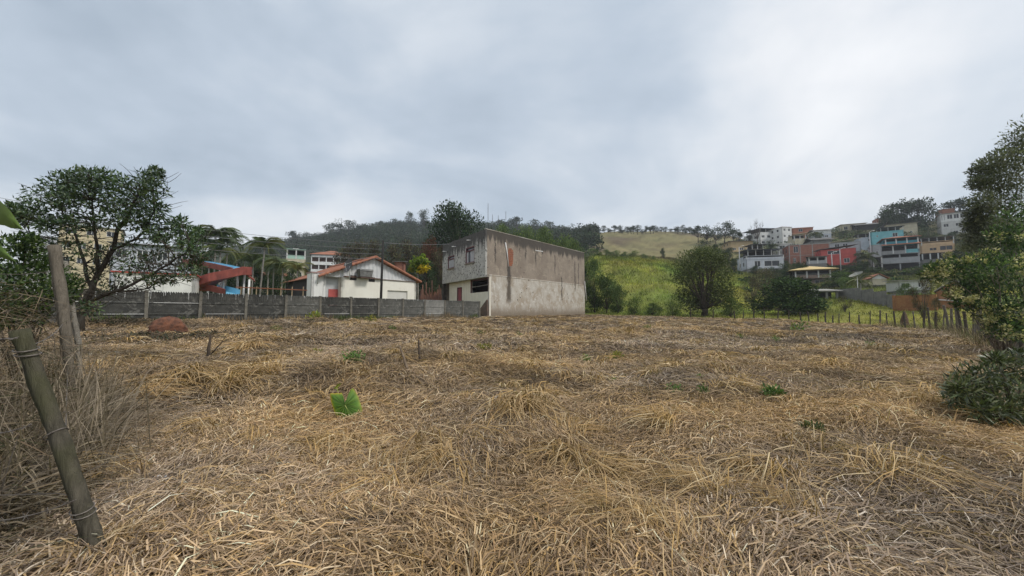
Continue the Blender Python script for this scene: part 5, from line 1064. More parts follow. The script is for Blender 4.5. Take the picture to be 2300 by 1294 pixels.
strand(on(.30) + Vector((.06, -.06, 0)), P(-160, 1165, 2.1), .06); strand(on(.97) + Vector((.05, -.06, 0)), P(-120, 742, 2.1), .02); strand(on(.62) + Vector((.0, -.09, 0)), P(-150, 960, 2.2), .05)
strand(on(.93), b1 + (t1 - b1) * .55, .05); strand(on(.45), b1 + (t1 - b1) * .3, .05); strand(b1 + (t1 - b1) * .86, P(-100, 600, 5.0), .08)
for tt in (.22, .24, .56, .92, .90):
    c_ = pt_ * tt; ring = []
    ax = pt_.normalized(); e_ = ax.cross(Vector((0, 1, 0))).normalized(); g_ = ax.cross(e_)
    for i in range(15): q = 6.2832 * i / 14; ring.append(c_ + (e_ * math.cos(q) + g_ * math.sin(q)) * .049 + ax * .02 * math.sin(q + tt * 9))
    MB().tube(ring, .0038, 5, False).build('wire_loop', IRON, fe)
# dry stalks tangled along the fence
n = 17000; t_ = rng.random(n); ax_, ay_ = -2.95 - 3.4 * t_, 2.2 + 3.7 * t_; off_ = np.abs(rng.normal(0, 1.1, n)); X = ax_ - off_ * .72 - .05; Y = ay_ - off_ * .35 + rng.normal(0, .25, n); k = Y > 1.0; X, Y = X[k], Y[k]; n = len(X)
L = rng.uniform(.25, 1.0, n) * rng.choice([1, .5], n); up = rng.random(n) ** 2.6; H = L * up; c = np.array([[.22, .18, .125], [.16, .13, .095], [.30, .245, .165], [.09, .075, .06], [.20, .15, .095]])[rng.integers(0, 5, n)] * rng.uniform(.6, 1.15, (n, 1))
st = blades(X, Y, rng.uniform(0, 6.28, n), L * np.sqrt(1 - up * .9), rng.uniform(.005, .016, n), rng.uniform(0, .35, n) * (1 - up), 0 * L, c, 3, base=zt(X, Y), zoff=lambda t: H[:, None] * (t * 1.3 - .45 * t * t) + .09 * np.sin(t * 3.1) * (1 - up)[:, None])
# taller woody stems reaching up between posts
n2 = 1500; t_ = rng.random(n2); X = -3.2 - 3.6 * t_ - np.abs(rng.normal(0, .6, n2)); Y = 3.0 + 3.2 * t_ + rng.normal(0, .3, n2); L = rng.uniform(.7, 1.7, n2); tl = rng.uniform(.3, .9, n2)
c = np.array([.25, .205, .15]) * rng.uniform(.5, 1.3, (n2, 1)); s2_ = blades(X, Y, rng.uniform(0, 6.28, n2), L * (1 - tl) + .1, rng.uniform(.004, .013, n2), 0 * L, 0 * L, c, 4, base=zt(X, Y), zoff=lambda t: (L * tl)[:, None] * (t * 1.5 - .6 * t * t))
ft = []
for q_, k_ in ((b0, .16), (b1, .2), (b2, .2)):
    m_ = 260; ph = rng.uniform(0, 6.28, m_); rd = rng.uniform(.03, k_, m_); X = q_.x + np.sin(ph) * rd; Y = q_.y + np.cos(ph) * rd; L = rng.uniform(.08, .32, m_); tl = rng.uniform(.1, .9, m_)
    ft.append(blades(X, Y, rng.uniform(0, 6.28, m_), L * (1 - tl * .6), rng.uniform(.004, .011, m_), rng.uniform(0, .06, m_), 0 * L, straw_cols(X, Y, m_), 3, base=zt(X, Y), zoff=lambda t: (L * tl)[:, None] * (t * 1.5 - .7 * t * t)))
m_ = 18000; t_ = rng.random(m_); of = rng.uniform(.0, 2.6, m_) ** 1.1; X = -2.75 - 3.9 * t_ - of * .75; Y = 2.15 + 4.2 * t_ - of * .45 + rng.normal(0, .2, m_); kk = Y > .8; X, Y, of, t_ = X[kk], Y[kk], of[kk], t_[kk]; m_ = len(X)
hb = rng.random(m_) ** 1.3 * (.2 + 1.15 * np.clip(of / .9, 0, 1)) * (.6 + .95 * t_); L = rng.uniform(.1, .5, m_); sl_t = rng.normal(0, .5, m_)
c = np.array([[.20, .155, .10], [.13, .10, .07], [.28, .22, .145], [.075, .06, .045], [.17, .12, .075], [.06, .07, .03]])[rng.integers(0, 6, m_)] * rng.uniform(.65, 1.2, (m_, 1))
ft.append(blades(X, Y, rng.uniform(0, 6.28, m_), L, rng.uniform(.004, .013, m_), hb, 0 * L, c, 2, base=zt(X, Y), zoff=lambda t: (L * sl_t)[:, None] * t - .1 * L[:, None] * t * t))
tag(link('dry_weeds', mesh_np('dry_weeds', *join([st, s2_] + ft)), STRAW), 'tangle of dry grey-brown stalks along the left fence', 'weeds', kind='stuff')
# hanging green shrub and broad bright leaf at the left edge
def shrub(name, label, pxs, L, W, dens, pal, base, cat='shrub', dj=.35, stems=True, bark=BARK_D, mat_=LEAF, vary=.35, shell=.45):
    o = empty(name, base, label, cat); cl = []; mb = MB()
    for (x, y, r, Y) in pxs:
        p = P(x, y, Y + random.uniform(-dj, dj)) - base; cl.append((p.x, p.y, p.z, r * Y / F))
        if stems: limb(mb, (random.uniform(-.1, .1), random.uniform(-.1, .1), -.05), p, .022, .006, .1, 5, 5, .08)
    if stems: mb.build('stem', bark, o, True)
    v, q, c = cloud(cl, dens, L, W, pal, vary=vary, shell=shell); link('foliage', mesh_np('foliage', v, q, c), mat_, o); return o
g = Vector((-8.3, 6.6, gz(-8.3, 6.6)))
shrub('fence_shrub', 'dense green shrub overhanging the fence beside the grey posts', [(-40, 560, 60, 6.4), (20, 575, 50, 6.5), (65, 590, 45, 6.6), (105, 615, 40, 6.8), (30, 640, 55, 6.4), (85, 655, 45, 6.6), (128, 665, 32, 6.9), (10, 700, 45, 6.2), (-30, 650, 60, 6.2), (60, 545, 24, 6.6), (60, 705, 40, 6.5), (-60, 720, 60, 6), (150, 640, 26, 7.2)], .085, .034, 430, GREEN + DARK[:2] + LIGHT[:1], g)
lp = empty('broad_leaf_plant', (-7.0, 5.2, gz(-7.0, 5.2)), 'broad bright green leaves of a banana-like plant at the fence end', 'plant'); l0 = lp.location
BAN = mat('bright_leaf', (.075, .13, .02), (.12, .17, .03), 3, .5)
for (ax0, ay0, bx0, by0, w_) in ((-80, 470, 46, 512, 34), (-90, 560, 30, 585, 22)):
    a, c = P(ax0, ay0, 5.2) - l0, P(bx0, by0, 5.05) - l0; d = (c - a); s = d.cross(Vector((0, 1, .3))).normalized() * w_ * 5.2 / F; mb = MB(); vs = []
    for i in range(11):
        t = i / 10; m_ = a.lerp(c, t) + Vector((0, -.05 * math.sin(3.1 * t), .16 * math.sin(3.1 * t))); wv = math.sin(math.pi * min(1, .12 + t * .9)) ** .7
        vs += [m_ - s * wv + Vector((0, .04, -.03 + .012 * (i % 2))), m_, m_ + s * wv + Vector((0, .04, -.03 - .012 * (i % 2)))]
    mb.add(vs, [(3 * i + k, 3 * i + k + 1, 3 * i + k + 4, 3 * i + k + 3) for i in range(10) for k in (0, 1)]); mb.build('leaf', BAN, lp, True)
MB().tube([(0, 0, -.1), (-.05, 0, .8), P(-40, 560, 5.2) - l0], [.07, .06, .03], 8).build('stem', mat('plant_stem', (.12, .15, .05)), lp, True)
# citrus-like tree left of the wall
tb0 = Vector((-10.6, 9.6, gz(-10.6, 9.6))); tr = empty('leafy_tree', tb0, 'spreading leafy tree with low bare branches left of the concrete wall', 'tree')
D0 = 9.4; Lm = {
 1: [(180, 745), (184, 695), (205, 650), (225, 610), (250, 560), (275, 500), (305, 440), (345, 398)], 2: [(192, 690), (235, 660), (300, 638), (360, 602), (415, 572), (432, 548)],
 3: [(205, 650), (190, 590), (170, 530), (140, 470), (90, 452)], 4: [(225, 610), (215, 540), (205, 470), (200, 405)], 5: [(250, 560), (310, 538), (340, 490), (352, 430)], 6: [(215, 668), (260, 655), (330, 648), (395, 622), (425, 600)], 7: [(180, 735), (150, 660), (120, 600), (80, 540), (50, 490)]}
wid = {1: .085, 2: .045, 3: .042, 4: .04, 5: .034, 6: .03, 7: .04}; nodes = []; mb = MB(); random.seed(11)
for k, pl_ in Lm.items():
    dz_ = {1: 0, 2: -.5, 3: .4, 4: -.3, 5: .3, 6: .6, 7: .3}[k]; pts = []
    for i, (x, y) in enumerate(pl_): pts.append(P(x, y, D0 + dz_ * min(1, i / 2.5)) - tb0)
    fine = []
    for i in range(len(pts) - 1):
        for j in range(3): fine.append(pts[i].lerp(pts[i + 1], j / 3) + Vector([random.uniform(-.03, .03) for _ in range(3)]))
    fine.append(pts[-1]); m_ = len(fine); mb.tube(fine, [wid[k] * (1 - .82 * i / m_) for i in range(m_)], 8, jit=.15); nodes += fine[2:]
clp = [(60, 465, 26), (95, 440, 32), (130, 420, 32), (150, 405, 20), (172, 398, 26), (200, 392, 24), (235, 402, 28), (268, 405, 28), (300, 420, 30), (333, 402, 22), (350, 388, 14), (346, 425, 26), (352, 468, 22), (320, 460, 32), (283, 448, 36), (240, 448, 38), (200, 445, 38), (160, 455, 36), (120, 475, 32), (78, 488, 26), (48, 490, 20), (30, 470, 14), (330, 495, 26), (300, 498, 26), (250, 492, 28), (205, 500, 26), (160, 500, 22), (110, 505, 20), (385, 520, 28), (418, 528, 26), (402, 500, 18), (372, 545, 24), (430, 552, 20), (440, 520, 12), (345, 520, 16), (225, 425, 30), (180, 425, 30), (310, 440, 24), (265, 470, 30), (140, 440, 26)]
spr = [(300, 555, 30), (400, 590, 26), (422, 612, 20), (250, 590, 30), (180, 560, 30), (140, 590, 34), (350, 575, 26), (320, 610, 24), (210, 620, 26), (270, 630, 24), (160, 640, 26), (380, 625, 18), (200, 690, 20), (150, 540, 24), (445, 575, 20), (410, 560, 26), (440, 600, 16), (330, 590, 26), (290, 590, 26), (230, 570, 26), (110, 560, 30), (120, 630, 30), (230, 650, 20), (345, 630, 16)]
def depth_of(): return D0 + random.uniform(-.8, .9)
cl1, cl2 = [], []
for L_, dst in ((clp, cl1), (spr, cl2)):
    for x, y, r in L_:
        for rep in range(2 if dst is cl1 else 1):
            p = P(x + random.uniform(-8, 8) * rep, y + random.uniform(-6, 6) * rep, depth_of()) - tb0; dst.append((p.x, p.y, p.z, r * D0 / F))
            q = min(nodes, key=lambda a: (a - p).length + max(0, a.z - p.z) * 2); limb(mb, q, p, .018, .005, .06, 5, 5, .1)
            for t in range(3): limb(mb, p.lerp(q, .25), p + Vector([random.uniform(-1, 1) for _ in range(3)]) * r * D0 / F, .007, .003, .03, 3, 4)
for i in range(420):
    q = random.choice(nodes); limb(mb, q, q + Vector((random.uniform(-.5, .7), random.uniform(-.5, .5), random.uniform(-.2, .5))), .009, .003, -.05, 5, 4, .15)
mb.build('trunk', wood_mat('tree_bark', (.085, .07, .055), (.05, .042, .034), (.13, .12, .10)), tr, True)
TL = [(.032, .062, .024), (.045, .080, .030), (.024, .048, .02), (.068, .108, .042), (.10, .14, .055)]
v1 = cloud(cl1, 115, .115, .042, TL, up=.1, squash=.8); v2 = cloud(cl2, 150, .10, .038, TL + [(.10, .08, .04)], up=0.0)
link('crown', mesh_np('crown', *join([v1, v2])), leafmat('glossy_leaf', .18, .38, .5), tr)

# ------------------------------------------------------------------ right: trees, bush, fences
rb0 = Vector((16.0, 12.6, gz(16.0, 12.6)))
px1 = [(2100, 612, 26, 12.6), (2125, 605, 26, 12.4), (2150, 598, 28, 12.3), (2178, 606, 32, 12.3), (2205, 590, 34, 12.5), (2240, 600, 40, 12.4), (2280, 610, 48, 12.4), (2180, 640, 32, 12.6), (2155, 655, 28, 12.2), (2200, 655, 38, 12.4), (2240, 650, 44, 12.6), (2280, 665, 48, 12.3), (2165, 680, 20, 12.2), (2225, 695, 36, 12.2), (2260, 712, 40, 12), (2300, 700, 50, 12.2), (2250, 740, 26, 11.9), (2285, 745, 30, 12), (2330, 640, 60, 12.5), (2340, 720, 60, 12), (2265, 560, 40, 12.8), (2300, 540, 50, 12.8), (2340, 560, 60, 12.6), (2290, 490, 44, 12.9), (2340, 470, 60, 13), (2250, 530, 30, 12.9)]
o = shrub('flowering_tree', 'bushy dark green tree dotted with pale cream flower sprays over the right fence', px1, .15, .05, 330, DARK + GREEN[:3], rb0, 'tree', .5, True, BARK, LEAF)
fl = [(2095, 612, 22, 12.2), (2120, 600, 24, 12), (2148, 594, 26, 12), (2105, 628, 20, 12.1), (2180, 585, 14, 12), (2235, 690, 24, 11.8), (2215, 715, 18, 11.8), (2265, 720, 26, 11.6), (2290, 740, 24, 11.6), (2250, 742, 20, 11.6), (2160, 655, 16, 11.9), (2290, 590, 34, 12), (2265, 570, 26, 12.1), (2290, 520, 26, 12.3), (2170, 672, 10, 11.8)]
cl = []
for x, y, r, Y in fl: p = P(x, y, Y) - rb0; cl += [(p.x + random.uniform(-1, 1) * r * Y / F * 1.1, p.y + random.uniform(-.3, .3), p.z + random.uniform(-.8, .8) * r * Y / F, r * Y / F * random.uniform(.3, .75)) for _ in range(4)]
v, q, c = cloud(cl, 48, .085, .045, [(.42, .37, .20), (.30, .28, .13), (.55, .49, .30), (.20, .21, .08)], up=.5, shell=.6); link('flower_sprays', mesh_np('flower_sprays', v, q, c), LEAF, o)
tb1 = Vector((23.5, 17.2, gz(23.5, 17.2)))
px2 = [(2300, 315, 36, 17), (2280, 345, 34, 17), (2250, 362, 34, 17), (2222, 372, 28, 16.8), (2202, 385, 22, 16.8), (2300, 380, 50, 17), (2262, 400, 42, 17), (2225, 410, 34, 16.8), (2198, 412, 20, 16.8), (2240, 445, 40, 17), (2285, 445, 50, 17), (2210, 455, 28, 16.8), (2330, 300, 60, 17), (2350, 360, 80, 17), (2345, 440, 80, 17), (2260, 490, 44, 17), (2215, 495, 36, 16.9), (2195, 480, 22, 16.8), (2230, 530, 44, 17), (2195, 530, 28, 16.9), (2280, 530, 50, 17), (2190, 560, 26, 17), (2185, 505, 18, 17)]
shrub('tall_tree', 'tall feathery grey-green tree rising at the right edge', px2, .16, .055, 640, [(.115, .125, .082), (.15, .155, .11), (.08, .092, .06), (.19, .19, .14)], tb1, 'tree', .9, True, BARK, LEAF, .3, .5)
bb0 = G(2262, 968)
px3 = [(2160, 870, 30, 0), (2185, 850, 32, 0), (2150, 895, 26, 0), (2215, 845, 38, 0), (2250, 830, 38, .1), (2285, 825, 40, .1), (2190, 895, 34, 0), (2225, 885, 38, 0), (2265, 875, 40, 0), (2300, 870, 45, 0), (2200, 920, 28, 0), (2240, 920, 34, -.05), (2275, 925, 38, -.05), (2310, 930, 45, 0), (2290, 955, 24, -.1), (2265, 945, 24, -.1), (2335, 870, 60, .1), (2340, 940, 50, 0), (2145, 880, 14, 0), (2235, 808, 14, .1), (2290, 800, 14, .15)]
shrub('dark_bush', 'low dark green bush with narrow leaves on the straw at right', [(x, y, r, bb0.y + dy) for x, y, r, dy in px3], .11, .022, 210, [(.062, .08, .032), (.08, .105, .04), (.11, .135, .052), (.042, .056, .024), (.16, .17, .09)], bb0, 'bush', .28, True, BARK_D, leafmat('glossy_leaf'), .3)
# fences: right side and back edge
def along(px, line):
    t = (px - CX) / F
    for (x0, y0), (x1, y1) in zip(line, line[1:]):
        den = (x1 - x0) - t * (y1 - y0)
        if abs(den) > 1e-6:
            k = (t * y0 - x0) / den
            if -.001 <= k <= 1.001: return Vector((x0 + (x1 - x0) * k, y0 + (y1 - y0) * k, 0))
    return None
def fence(name, label, line, xs, hs, m, rad, wires, tilt=.06):
    p0 = along(xs[0], line); f = empty(name, (p0.x, p0.y, gz(p0.x, p0.y)), label, 'fence'); o0 = f.location; tops = []
    for x, h in zip(xs, hs):
        p = along(x, line)
        if p is None: continue
        z = gz(p.x, p.y); b_ = Vector((p.x, p.y, z)) - o0; tp = b_ + Vector((random.uniform(-tilt, tilt) * h, random.uniform(-tilt, tilt) * h, h)); r = rad * random.uniform(.7, 1.25)
        post([b_ - Vector((0, 0, .3)), b_.lerp(tp, .5) + Vector((random.uniform(-.03, .03), 0, 0)), tp], [r, r * .95, r * .85], random.choice(m), f, 9, False); tops.append((b_, tp))
    for k in range(wires):
        mb = MB()
        for (b_, tp), (b2_, tp2) in zip(tops, tops[1:]):
            a = b_.lerp(tp, .35 + .55 * k / max(1, wires - 1)); c = b2_.lerp(tp2, .35 + .55 * k / max(1, wires - 1)); mb.tube([a, a.lerp(c, .5) - Vector((0, 0, .03)), c], .006, 4, False)
        mb.build('wire', IRON, f)
    return f
random.seed(21)
xs = [2290, 2272, 2246, 2230, 2222, 2206, 2194, 2183, 2178, 2166, 2155, 2147, 2134, 2128, 2113, 2098, 2085, 2070, 2052, 2030]
fence('post_fence', 'close-set irregular wooden post fence along the right field edge', RFEN, xs, [1.35, 1.0, 1.4, 1.55, 1.35, 1.2, 1.5, 1.45, 1.6, 1.3, 1.5, 1.55, 1.4, 1.6, 1.5, 1.3, 1.5, 1.4, 1.45, 1.4, 1.5, 1.3, 1.2], [WOODD, WOODP, WOODP], .058, 3, .10)
xs = [2008, 1990, 1973, 1951, 1928, 1905, 1882, 1868, 1852, 1835, 1815, 1796, 1770, 1745, 1715, 1692, 1668, 1649, 1600, 1550]
fence('thin_post_fence', 'sparse thin dark posts and wire along the back field edge', EDGE + RFEN[1:], xs, [1.45, 1.2, 1.5, 1.45, 1.05, 1.3, 1.1, .9, 1.2, 1.0, 1.15, 1.0, 1.1, 1.1, 1.2, 1.0, 1.05, .95, 1.1, 1.1], [WOODD], .06, 2, .09)
# dry brush at the right fence foot
n = 2600; t_ = rng.random(n); seg = rng.integers(0, 4, n); A_ = np.array(RFEN)[seg]; B_ = np.array(RFEN)[seg + 1]; X = A_[:, 0] + (B_[:, 0] - A_[:, 0]) * t_ + rng.normal(.1, .35, n); Y = A_[:, 1] + (B_[:, 1] - A_[:, 1]) * t_ + rng.normal(-.1, .35, n)
L = rng.uniform(.25, .8, n); H = L * rng.uniform(.4, 1.1, n); c = np.array([[.26, .20, .12], [.17, .125, .08], [.34, .27, .16], [.10, .12, .04]])[rng.integers(0, 4, n)] * rng.uniform(.6, 1.2, (n, 1))
s_ = blades(X, Y, rng.uniform(0, 6.28, n), L * .5, rng.uniform(.012, .03, n), 0 * L, 0 * L, c, 2, base=zt(X, Y), zoff=lambda t: H[:, None] * t)
tag(link('fence_brush', mesh_np('fence_brush', *s_), STRAW), 'dry brush and stalks growing at the foot of the right fence', 'brush', kind='stuff')
for x, y, Y, wp, lab in ((2072, 612, 33, 40, 'thin dark sapling with a small leafy top at the fence corner'), (2098, 668, 31, 26, 'forked bare sapling leaning over the fence corner'), (1897, 662, 47, 30, 'small dark sapling standing in the green pasture before the block wall')):
    plant('olive', x, y, Y, wp, 'sapling', lab, 'sapling')
def mound(name, label, px, py, wpx, hpx, m, cat, taper=1.0, Y=None):
    g = G(px, py) if Y is None else Vector((P(px, py, Y).x, Y, gz(P(px, py, Y).x, Y))); w_ = wpx * g.y / F; h = hpx * g.y / F; mb = MB(); vs = []; n, k = 28, 12
    for j in range(k + 1):
        t = j / k; r = w_ / 2 * ((1 - t ** 2.6) ** .5 if taper == 1 else (1 - t) ** .6) * (1 + .25 * max(0, .15 - t) / .15); z = h * t
        for i in range(n):
            a = 6.2832 * i / n; q = 1 + .10 * math.sin(3 * a + 4 * t) + random.uniform(-.09, .09); vs.append((r * q * math.cos(a), r * q * math.sin(a), z - .06 + random.uniform(-.02, .02)))
    mb.add(vs, [(j * n + i, j * n + (i + 1) % n, (j + 1) * n + (i + 1) % n, (j + 1) * n + i) for j in range(k) for i in range(n)]); o = mb.build(name, m, None, True); o.location = g; return tag(o, label, cat)
mound('termite_mound', 'rounded red earth termite mound in front of the concrete wall', 378, 749, 64, 41, mat('termite_earth', (.20, .085, .048), (.085, .042, .028), 3.5, .95, 1.0, 5), 'mound')
mound('termite_mound', 'slim pointed brown earth mound at the back fence corner', 2033, 737, 17, 36, mat('brown_earth', (.12, .075, .05), (.085, .055, .038), 4, .95, .9, 9), 'mound', .5, 35.5)
n = 3000; s_w = rng.uniform(1.0, NB * sp - .3, n); X = base.x + wd.x * s_w + wn.x * np.abs(rng.normal(.12, .18, n)); Y = base.y + wd.y * s_w + wn.y * np.abs(rng.normal(.12, .18, n)); L = rng.uniform(.08, .4, n) * (.5 + 1.2 * vnoise(s_w * .7, s_w * 0))
c = np.where((vnoise(s_w * .5 + 9, s_w * 0) > .62)[:, None], np.array([.11, .14, .04]), np.array([.27, .20, .12])) * rng.uniform(.6, 1.3, (n, 1))
s_ = blades(X, Y, rng.uniform(0, 6.28, n), L * .4, rng.uniform(.015, .035, n), 0 * L, 0 * L, c, 2, base=zt(X, Y), zoff=lambda t: L[:, None] * t)
tag(link('wall_foot_grass', mesh_np('wall_foot_grass', *s_), STRAW), 'ragged dry and green grass left standing along the concrete wall foot', 'grass', kind='stuff')
# dark leaf litter near the mound and brush heap by the wall
n = 2600; w_ = rng.random(n) < .55; g1, g2 = G(350, 760), G(262, 728); X = np.where(w_, g1.x + rng.normal(0, 1.6, n), g2.x + rng.normal(0, 1.1, n)); Y = np.where(w_, g1.y + rng.normal(0, .9, n), g2.y + rng.normal(0, .4, n)); L = rng.uniform(.12, .4, n)
c = np.array([[.10, .075, .05], [.065, .05, .035], [.15, .11, .07], [.05, .055, .03]])[rng.integers(0, 4, n)] * rng.uniform(.7, 1.2, (n, 1))
s_ = blades(X, Y, rng.uniform(0, 6.28, n), L, rng.uniform(.02, .06, n), rng.uniform(0, .22, n), rng.uniform(0, .1, n), c, 2)
tag(link('leaf_litter', mesh_np('leaf_litter', *s_), STRAW), 'dark heap of cut twigs and dead leaves around the red mound', 'litter', kind='stuff')

# ------------------------------------------------------------------ things lying and growing in the straw
STK = wood_mat('stick_wood', (.11, .085, .065), (.06, .048, .038)); STKP = wood_mat('pale_stick', (.27, .21, .15), (.17, .13, .095))
def stick(name, label, polys, m, cat='stick', lift=0.0):
    """polys: lists of (x, y, radius) photo points; the first point of the first list stands on the ground"""
    g = G(polys[0][0][0], polys[0][0][1]); o = empty(name, g, label, cat)
    for j, pl_ in enumerate(polys):
        pts = [P(x, y, g.y) - g for x, y, r in pl_]; fine = []; rr_ = []
        for i in range(len(pts) - 1):
            for q in range(4): fine.append(pts[i].lerp(pts[i + 1], q / 4) + Vector([random.uniform(-.006, .006) for _ in range(3)])); rr_.append(pl_[i][2] + (pl_[i + 1][2] - pl_[i][2]) * q / 4)
        fine.append(pts[-1]); rr_.append(pl_[-1][2])
        if j == 0: fine[0].z -= .08
        MB().tube(fine, rr_, 8, jit=.15).build('stem' if j == 0 else 'branch', m, o, True)
    return o
stick('cut_stem', 'dark cut stem with one side twig standing in the straw', [[(467, 812, .045), (469, 785, .04), (473, 752, .018)], [(455, 815, .012), (472, 798, .018), (490, 778, .014), (500, 768, .011), (514, 763, .007)], [(497, 770, .009), (503, 760, .006)]], STK, 'stem')
stick('cut_stem', 'pale split stem leaning left in the straw', [[(918, 838, .035), (908, 808, .03), (898, 776, .018)]], STKP, 'stem')
stick('cut_stem', 'dark thin stem standing upright beside the pale leaning one', [[(944, 815, .035), (942, 790, .03), (940, 762, .016)]], STK, 'stem')
def lying(label, pxs, r0, r1, m, name='fallen_stick'):
    g = G(*pxs[0]); o = empty(name, g, label, 'stick'); pts = []
    for i in range(len(pxs) - 1):
        for q in range(5):
            x = pxs[i][0] + (pxs[i + 1][0] - pxs[i][0]) * q / 5; y = pxs[i][1] + (pxs[i + 1][1] - pxs[i][1]) * q / 5; p = G(x, y); pts.append(p - g + Vector((0, 0, .075 + random.uniform(-.008, .012))))
    p = G(*pxs[-1]); pts.append(p - g + Vector((0, 0, .07))); m_ = len(pts)
    MB().tube(pts, [r0 + (r1 - r0) * i / (m_ - 1) for i in range(m_)], 8, jit=.15).build('branch', m, o, True); return o
lying('brown dead branch with knobbly end lying across the straw', [(752, 1222), (800, 1192), (870, 1185), (920, 1155), (972, 1130)], .022, .011, STK)
lying('short reddish stick meeting the brown dead branch', [(975, 1132), (1000, 1150), (1036, 1182)], .010, .014, mat('red_stick', (.19, .10, .08), (.13, .07, .06), 8))
lying('thin dark twig slanting right of the big leaf', [(815, 908), (840, 895), (862, 880)], .012, .006, STK)
lying('forked dark twigs above the big leaf', [(800, 868), (788, 858), (776, 850)], .008, .006, STK)
lying('long pale twig behind the big leaf', [(788, 842), (806, 866), (828, 874)], .009, .006, STKP)
lying('slender grey stick lying mid-field', [(938, 942), (985, 915), (1006, 892)], .011, .006, STK)
lying('dark stick half sunk beside the left straw mound', [(610, 1190), (605, 1160), (602, 1130)], .011, .007, STK)
# big heart-shaped leaf
zl = G(786, 948); bl = empty('elephant_ear_plant', zl, 'single large heart-shaped green leaf with yellow edge standing in the straw', 'plant')
ol = [(715, 540), (740, 470), (775, 380), (820, 310), (860, 300), (895, 345), (925, 395), (950, 440), (972, 485), (990, 535), (1003, 580), (1022, 635), (1038, 690), (1055, 755), (1040, 805), (1018, 850), (1022, 890), (1000, 925), (965, 985), (915, 1000), (870, 1005), (800, 990), (720, 962), (660, 955), (610, 915), (570, 885), (525, 888), (490, 845), (465, 780), (448, 715), (425, 650), (405, 585), (395, 520), (385, 460), (378, 408), (425, 398), (475, 405), (520, 392), (565, 402), (620, 388), (650, 440), (672, 520), (684, 585)]
cen = (692, 655); NR = 9; vs, cs = [], []; n = len(ol); Yl = zl.y
for j in range(NR + 1):
    for i, (cx_, cy_) in enumerate(ol):
        t = j / NR; x = cen[0] + (cx_ - cen[0]) * t; y = cen[1] + (cy_ - cen[1]) * t; dz = .05 * t * t + .010 * math.sin(i * math.pi) * t + (.024 if i % 2 else -.024) * math.sin(math.pi * min(1, t * 1.05)) - .06 * (y - 655) / 350
        vs.append(P(700 + x * .1082, 840 + y * .1082, Yl + dz) - zl)
        edge = max(0, (t - .86) / .14) * (1 if 22 < i < 42 else .45); vein = .35 if (i % 4 == 0 and .1 < t < .9) else 0
        gcol = np.array([.115, .235, .032]) * (1 + .25 * math.sin(i * 1.9) + .25 * (t - .5)); c_ = gcol * (1 - vein) + np.array([.22, .30, .06]) * vein; c_ = c_ * (1 - edge) + np.array([.48, .36, .035]) * edge
        if t < .08: c_ = np.array([.30, .36, .09])
        cs.append(c_)
Ql = [(j * n + i, j * n + (i + 1) % n, (j + 1) * n + (i + 1) % n, (j + 1) * n + i) for j in range(1, NR) for i in range(n)] + [(i, (i + 1) % n, n + (i + 1) % n, n + i) for i in range(n)]
link('leaf_blade', mesh_np('leaf_blade', [tuple(v) for v in vs], Ql, np.array(cs), True), leafmat('big_leaf', .3, .45, .4), bl)
e_ = lambda cx_, cy_, d=0: P(700 + cx_ * .1082, 840 + cy_ * .1082, Yl + d) - zl
MB().tube([e_(692, 655, -.012), e_(760, 760, -.02), e_(840, 880, -.03), e_(880, 990, -.02)], [.006, .005, .004, .002], 6).build('midrib', mat('leaf_rib', (.34, .40, .12), (.3, .36, .1), 5), bl, True)
MB().tube([e_(692, 655, .03), e_(720, 800, .10), Vector((0, .1, -.05))], [.010, .012, .014], 7).build('petiole', mat('leaf_rib', (.34, .40, .12)), bl, True)
mb = MB(); a, c = e_(455, 310), e_(620, 195); s = Vector((.012, 0, .035)); mb.add([a, a.lerp(c, .5) + s + Vector((0, -.03, 0)), c, a.lerp(c, .5) - s], [(0, 1, 2, 3)]); mb.tube([e_(548, 370), e_(535, 320), e_(515, 290)], .005, 6); mb.build('young_leaf', mat('young_leaf', (.22, .32, .04), (.30, .36, .06), 8, .5), bl)
# green weeds
def weed(px, py, wpx, pal, label, n=60, L=None, group=None):
    g = G(px, py); r = wpx * g.y / F / 2; o = empty('weed', g + Vector((0, 0, .05)), label, 'weed', group); cl = [(random.uniform(-.6, .6) * r, random.uniform(-.4, .4) * r, r * random.uniform(.25, .7), r * .55) for _ in range(5)]; L = L or max(.045, r * .34)
    v, q, c = cloud(cl, n // 3, L, L * .40, pal, up=.7, vary=.3); link('leaves', mesh_np('leaves', v, q, c), LEAF, o); mb = MB(); [limb(mb, (0, 0, -.03), c_[:3], .008, .003, .05, 3, 4) for c_ in cl]; mb.build('stem', mat('weed_stem', (.10, .12, .04)), o); return o
WG = [(.095, .16, .045), (.13, .21, .06), (.07, .12, .035)]; WY = [(.20, .22, .03), (.26, .24, .04), (.14, .18, .03)]
weed(800, 822, 52, WG, 'clump of dark green weed above and right of the big leaf', 110)
weed(715, 800, 26, WY, 'yellow-green sprout left of the dark weed clump', 40)
weed(1740, 905, 62, WG, 'wide clump of fresh green weed in the right half of the straw', 120)
weed(1832, 990, 62, [(.045, .065, .025), (.07, .09, .03), (.10, .075, .04)], 'half-withered dark weed clump on the right of the straw field', 110)
weed(1512, 892, 40, WG, 'small loose green weed beside the bright low one', 60)
weed(1588, 896, 40, WG, 'bright low green weed between two loose ones', 60)
weed(1360, 1165, 30, [(.05, .08, .03), (.08, .11, .035)], 'thin dark green seedling in a golden tuft', 26)
weed(1205, 1196, 14, WG, 'tiny single green leaf low in the straw', 8)
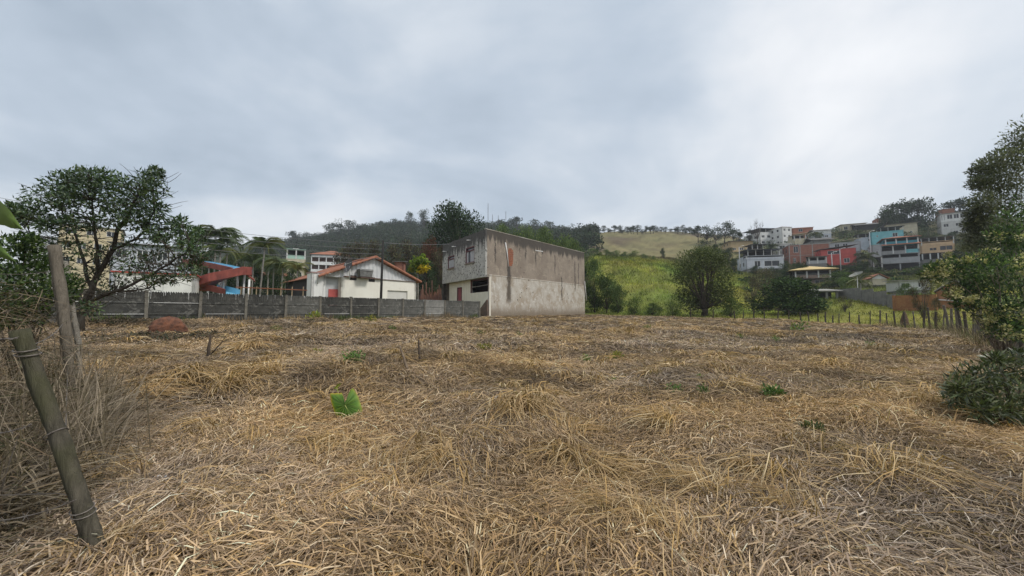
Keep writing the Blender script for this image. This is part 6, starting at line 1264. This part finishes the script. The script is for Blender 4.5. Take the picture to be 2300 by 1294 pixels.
for px, py, wp in ((1080, 755, 22), (1168, 759, 20), (1320, 820, 34), (1375, 866, 24), (1575, 858, 18), (1950, 780, 28), (1795, 748, 46), (1665, 762, 20), (1455, 742, 20), (1745, 770, 26), (620, 745, 24), (880, 745, 20)):
    weed(px, py, wp, WG + WY[:1], 'small green weed tuft sprouting in the mown straw', 46, None, 'small weeds across the field')
for px, py, wp in ((1380, 815, 40), (1090, 790, 36), (700, 722, 40), (830, 725, 30)):
    weed(px, py, wp, WY + [(.30, .24, .06)], 'yellowish regrowing grass tuft in the mown straw', 70, None, 'yellow tufts across the field')
# litter
def scrap(px, py, wpx, hpx, label, m, nx=7):
    g = G(px, py); s = g.y / F; vs = []
    for i in range(nx):
        for j in range(4): u, v = i / (nx - 1) - .5, j / 3 - .5; vs.append((u * wpx * s * (1 - .4 * abs(v)), v * hpx * s * 2.2, .085 + .012 * math.sin(i * 1.7) * math.cos(j * 2.1) + random.uniform(-.006, .008)))
    mb = MB().add(vs, [(i * 4 + j, (i + 1) * 4 + j, (i + 1) * 4 + j + 1, i * 4 + j + 1) for i in range(nx - 1) for j in range(3)]); o = mb.build('plastic_scrap', m, None, True); o.location = g; return tag(o, label, 'litter')
PLW = mat('white_plastic', (.62, .63, .64), (.5, .5, .52), 8, .5)
scrap(358, 1094, 30, 6, 'crumpled white plastic scrap half buried in straw', PLW); scrap(968, 946, 9, 4, 'small pale scrap lying mid-field beside a stick', PLW, 5); scrap(789, 717, 8, 5, 'tiny white scrap at the foot of the concrete wall', PLW, 5)

# ------------------------------------------------------------------ moist air
hz = MB().box(-1700, 1700, -1700, 1700, float(GZ.min()) - 6, 110).mesh('haze'); hm_ = bpy.data.materials.new('haze'); hm_.use_nodes = True; t = NT(hm_.node_tree)
ho = t.n('ShaderNodeOutputMaterial'); t.t.links.new(t.n('ShaderNodeVolumePrincipled', {'Color': (.86, .90, .96), 'Density': .00042, 'Anisotropy': .2}).outputs[0], ho.inputs['Volume'])
tag(link('haze', hz, hm_), 'pale moist air veiling the far hills', 'haze', kind='stuff')
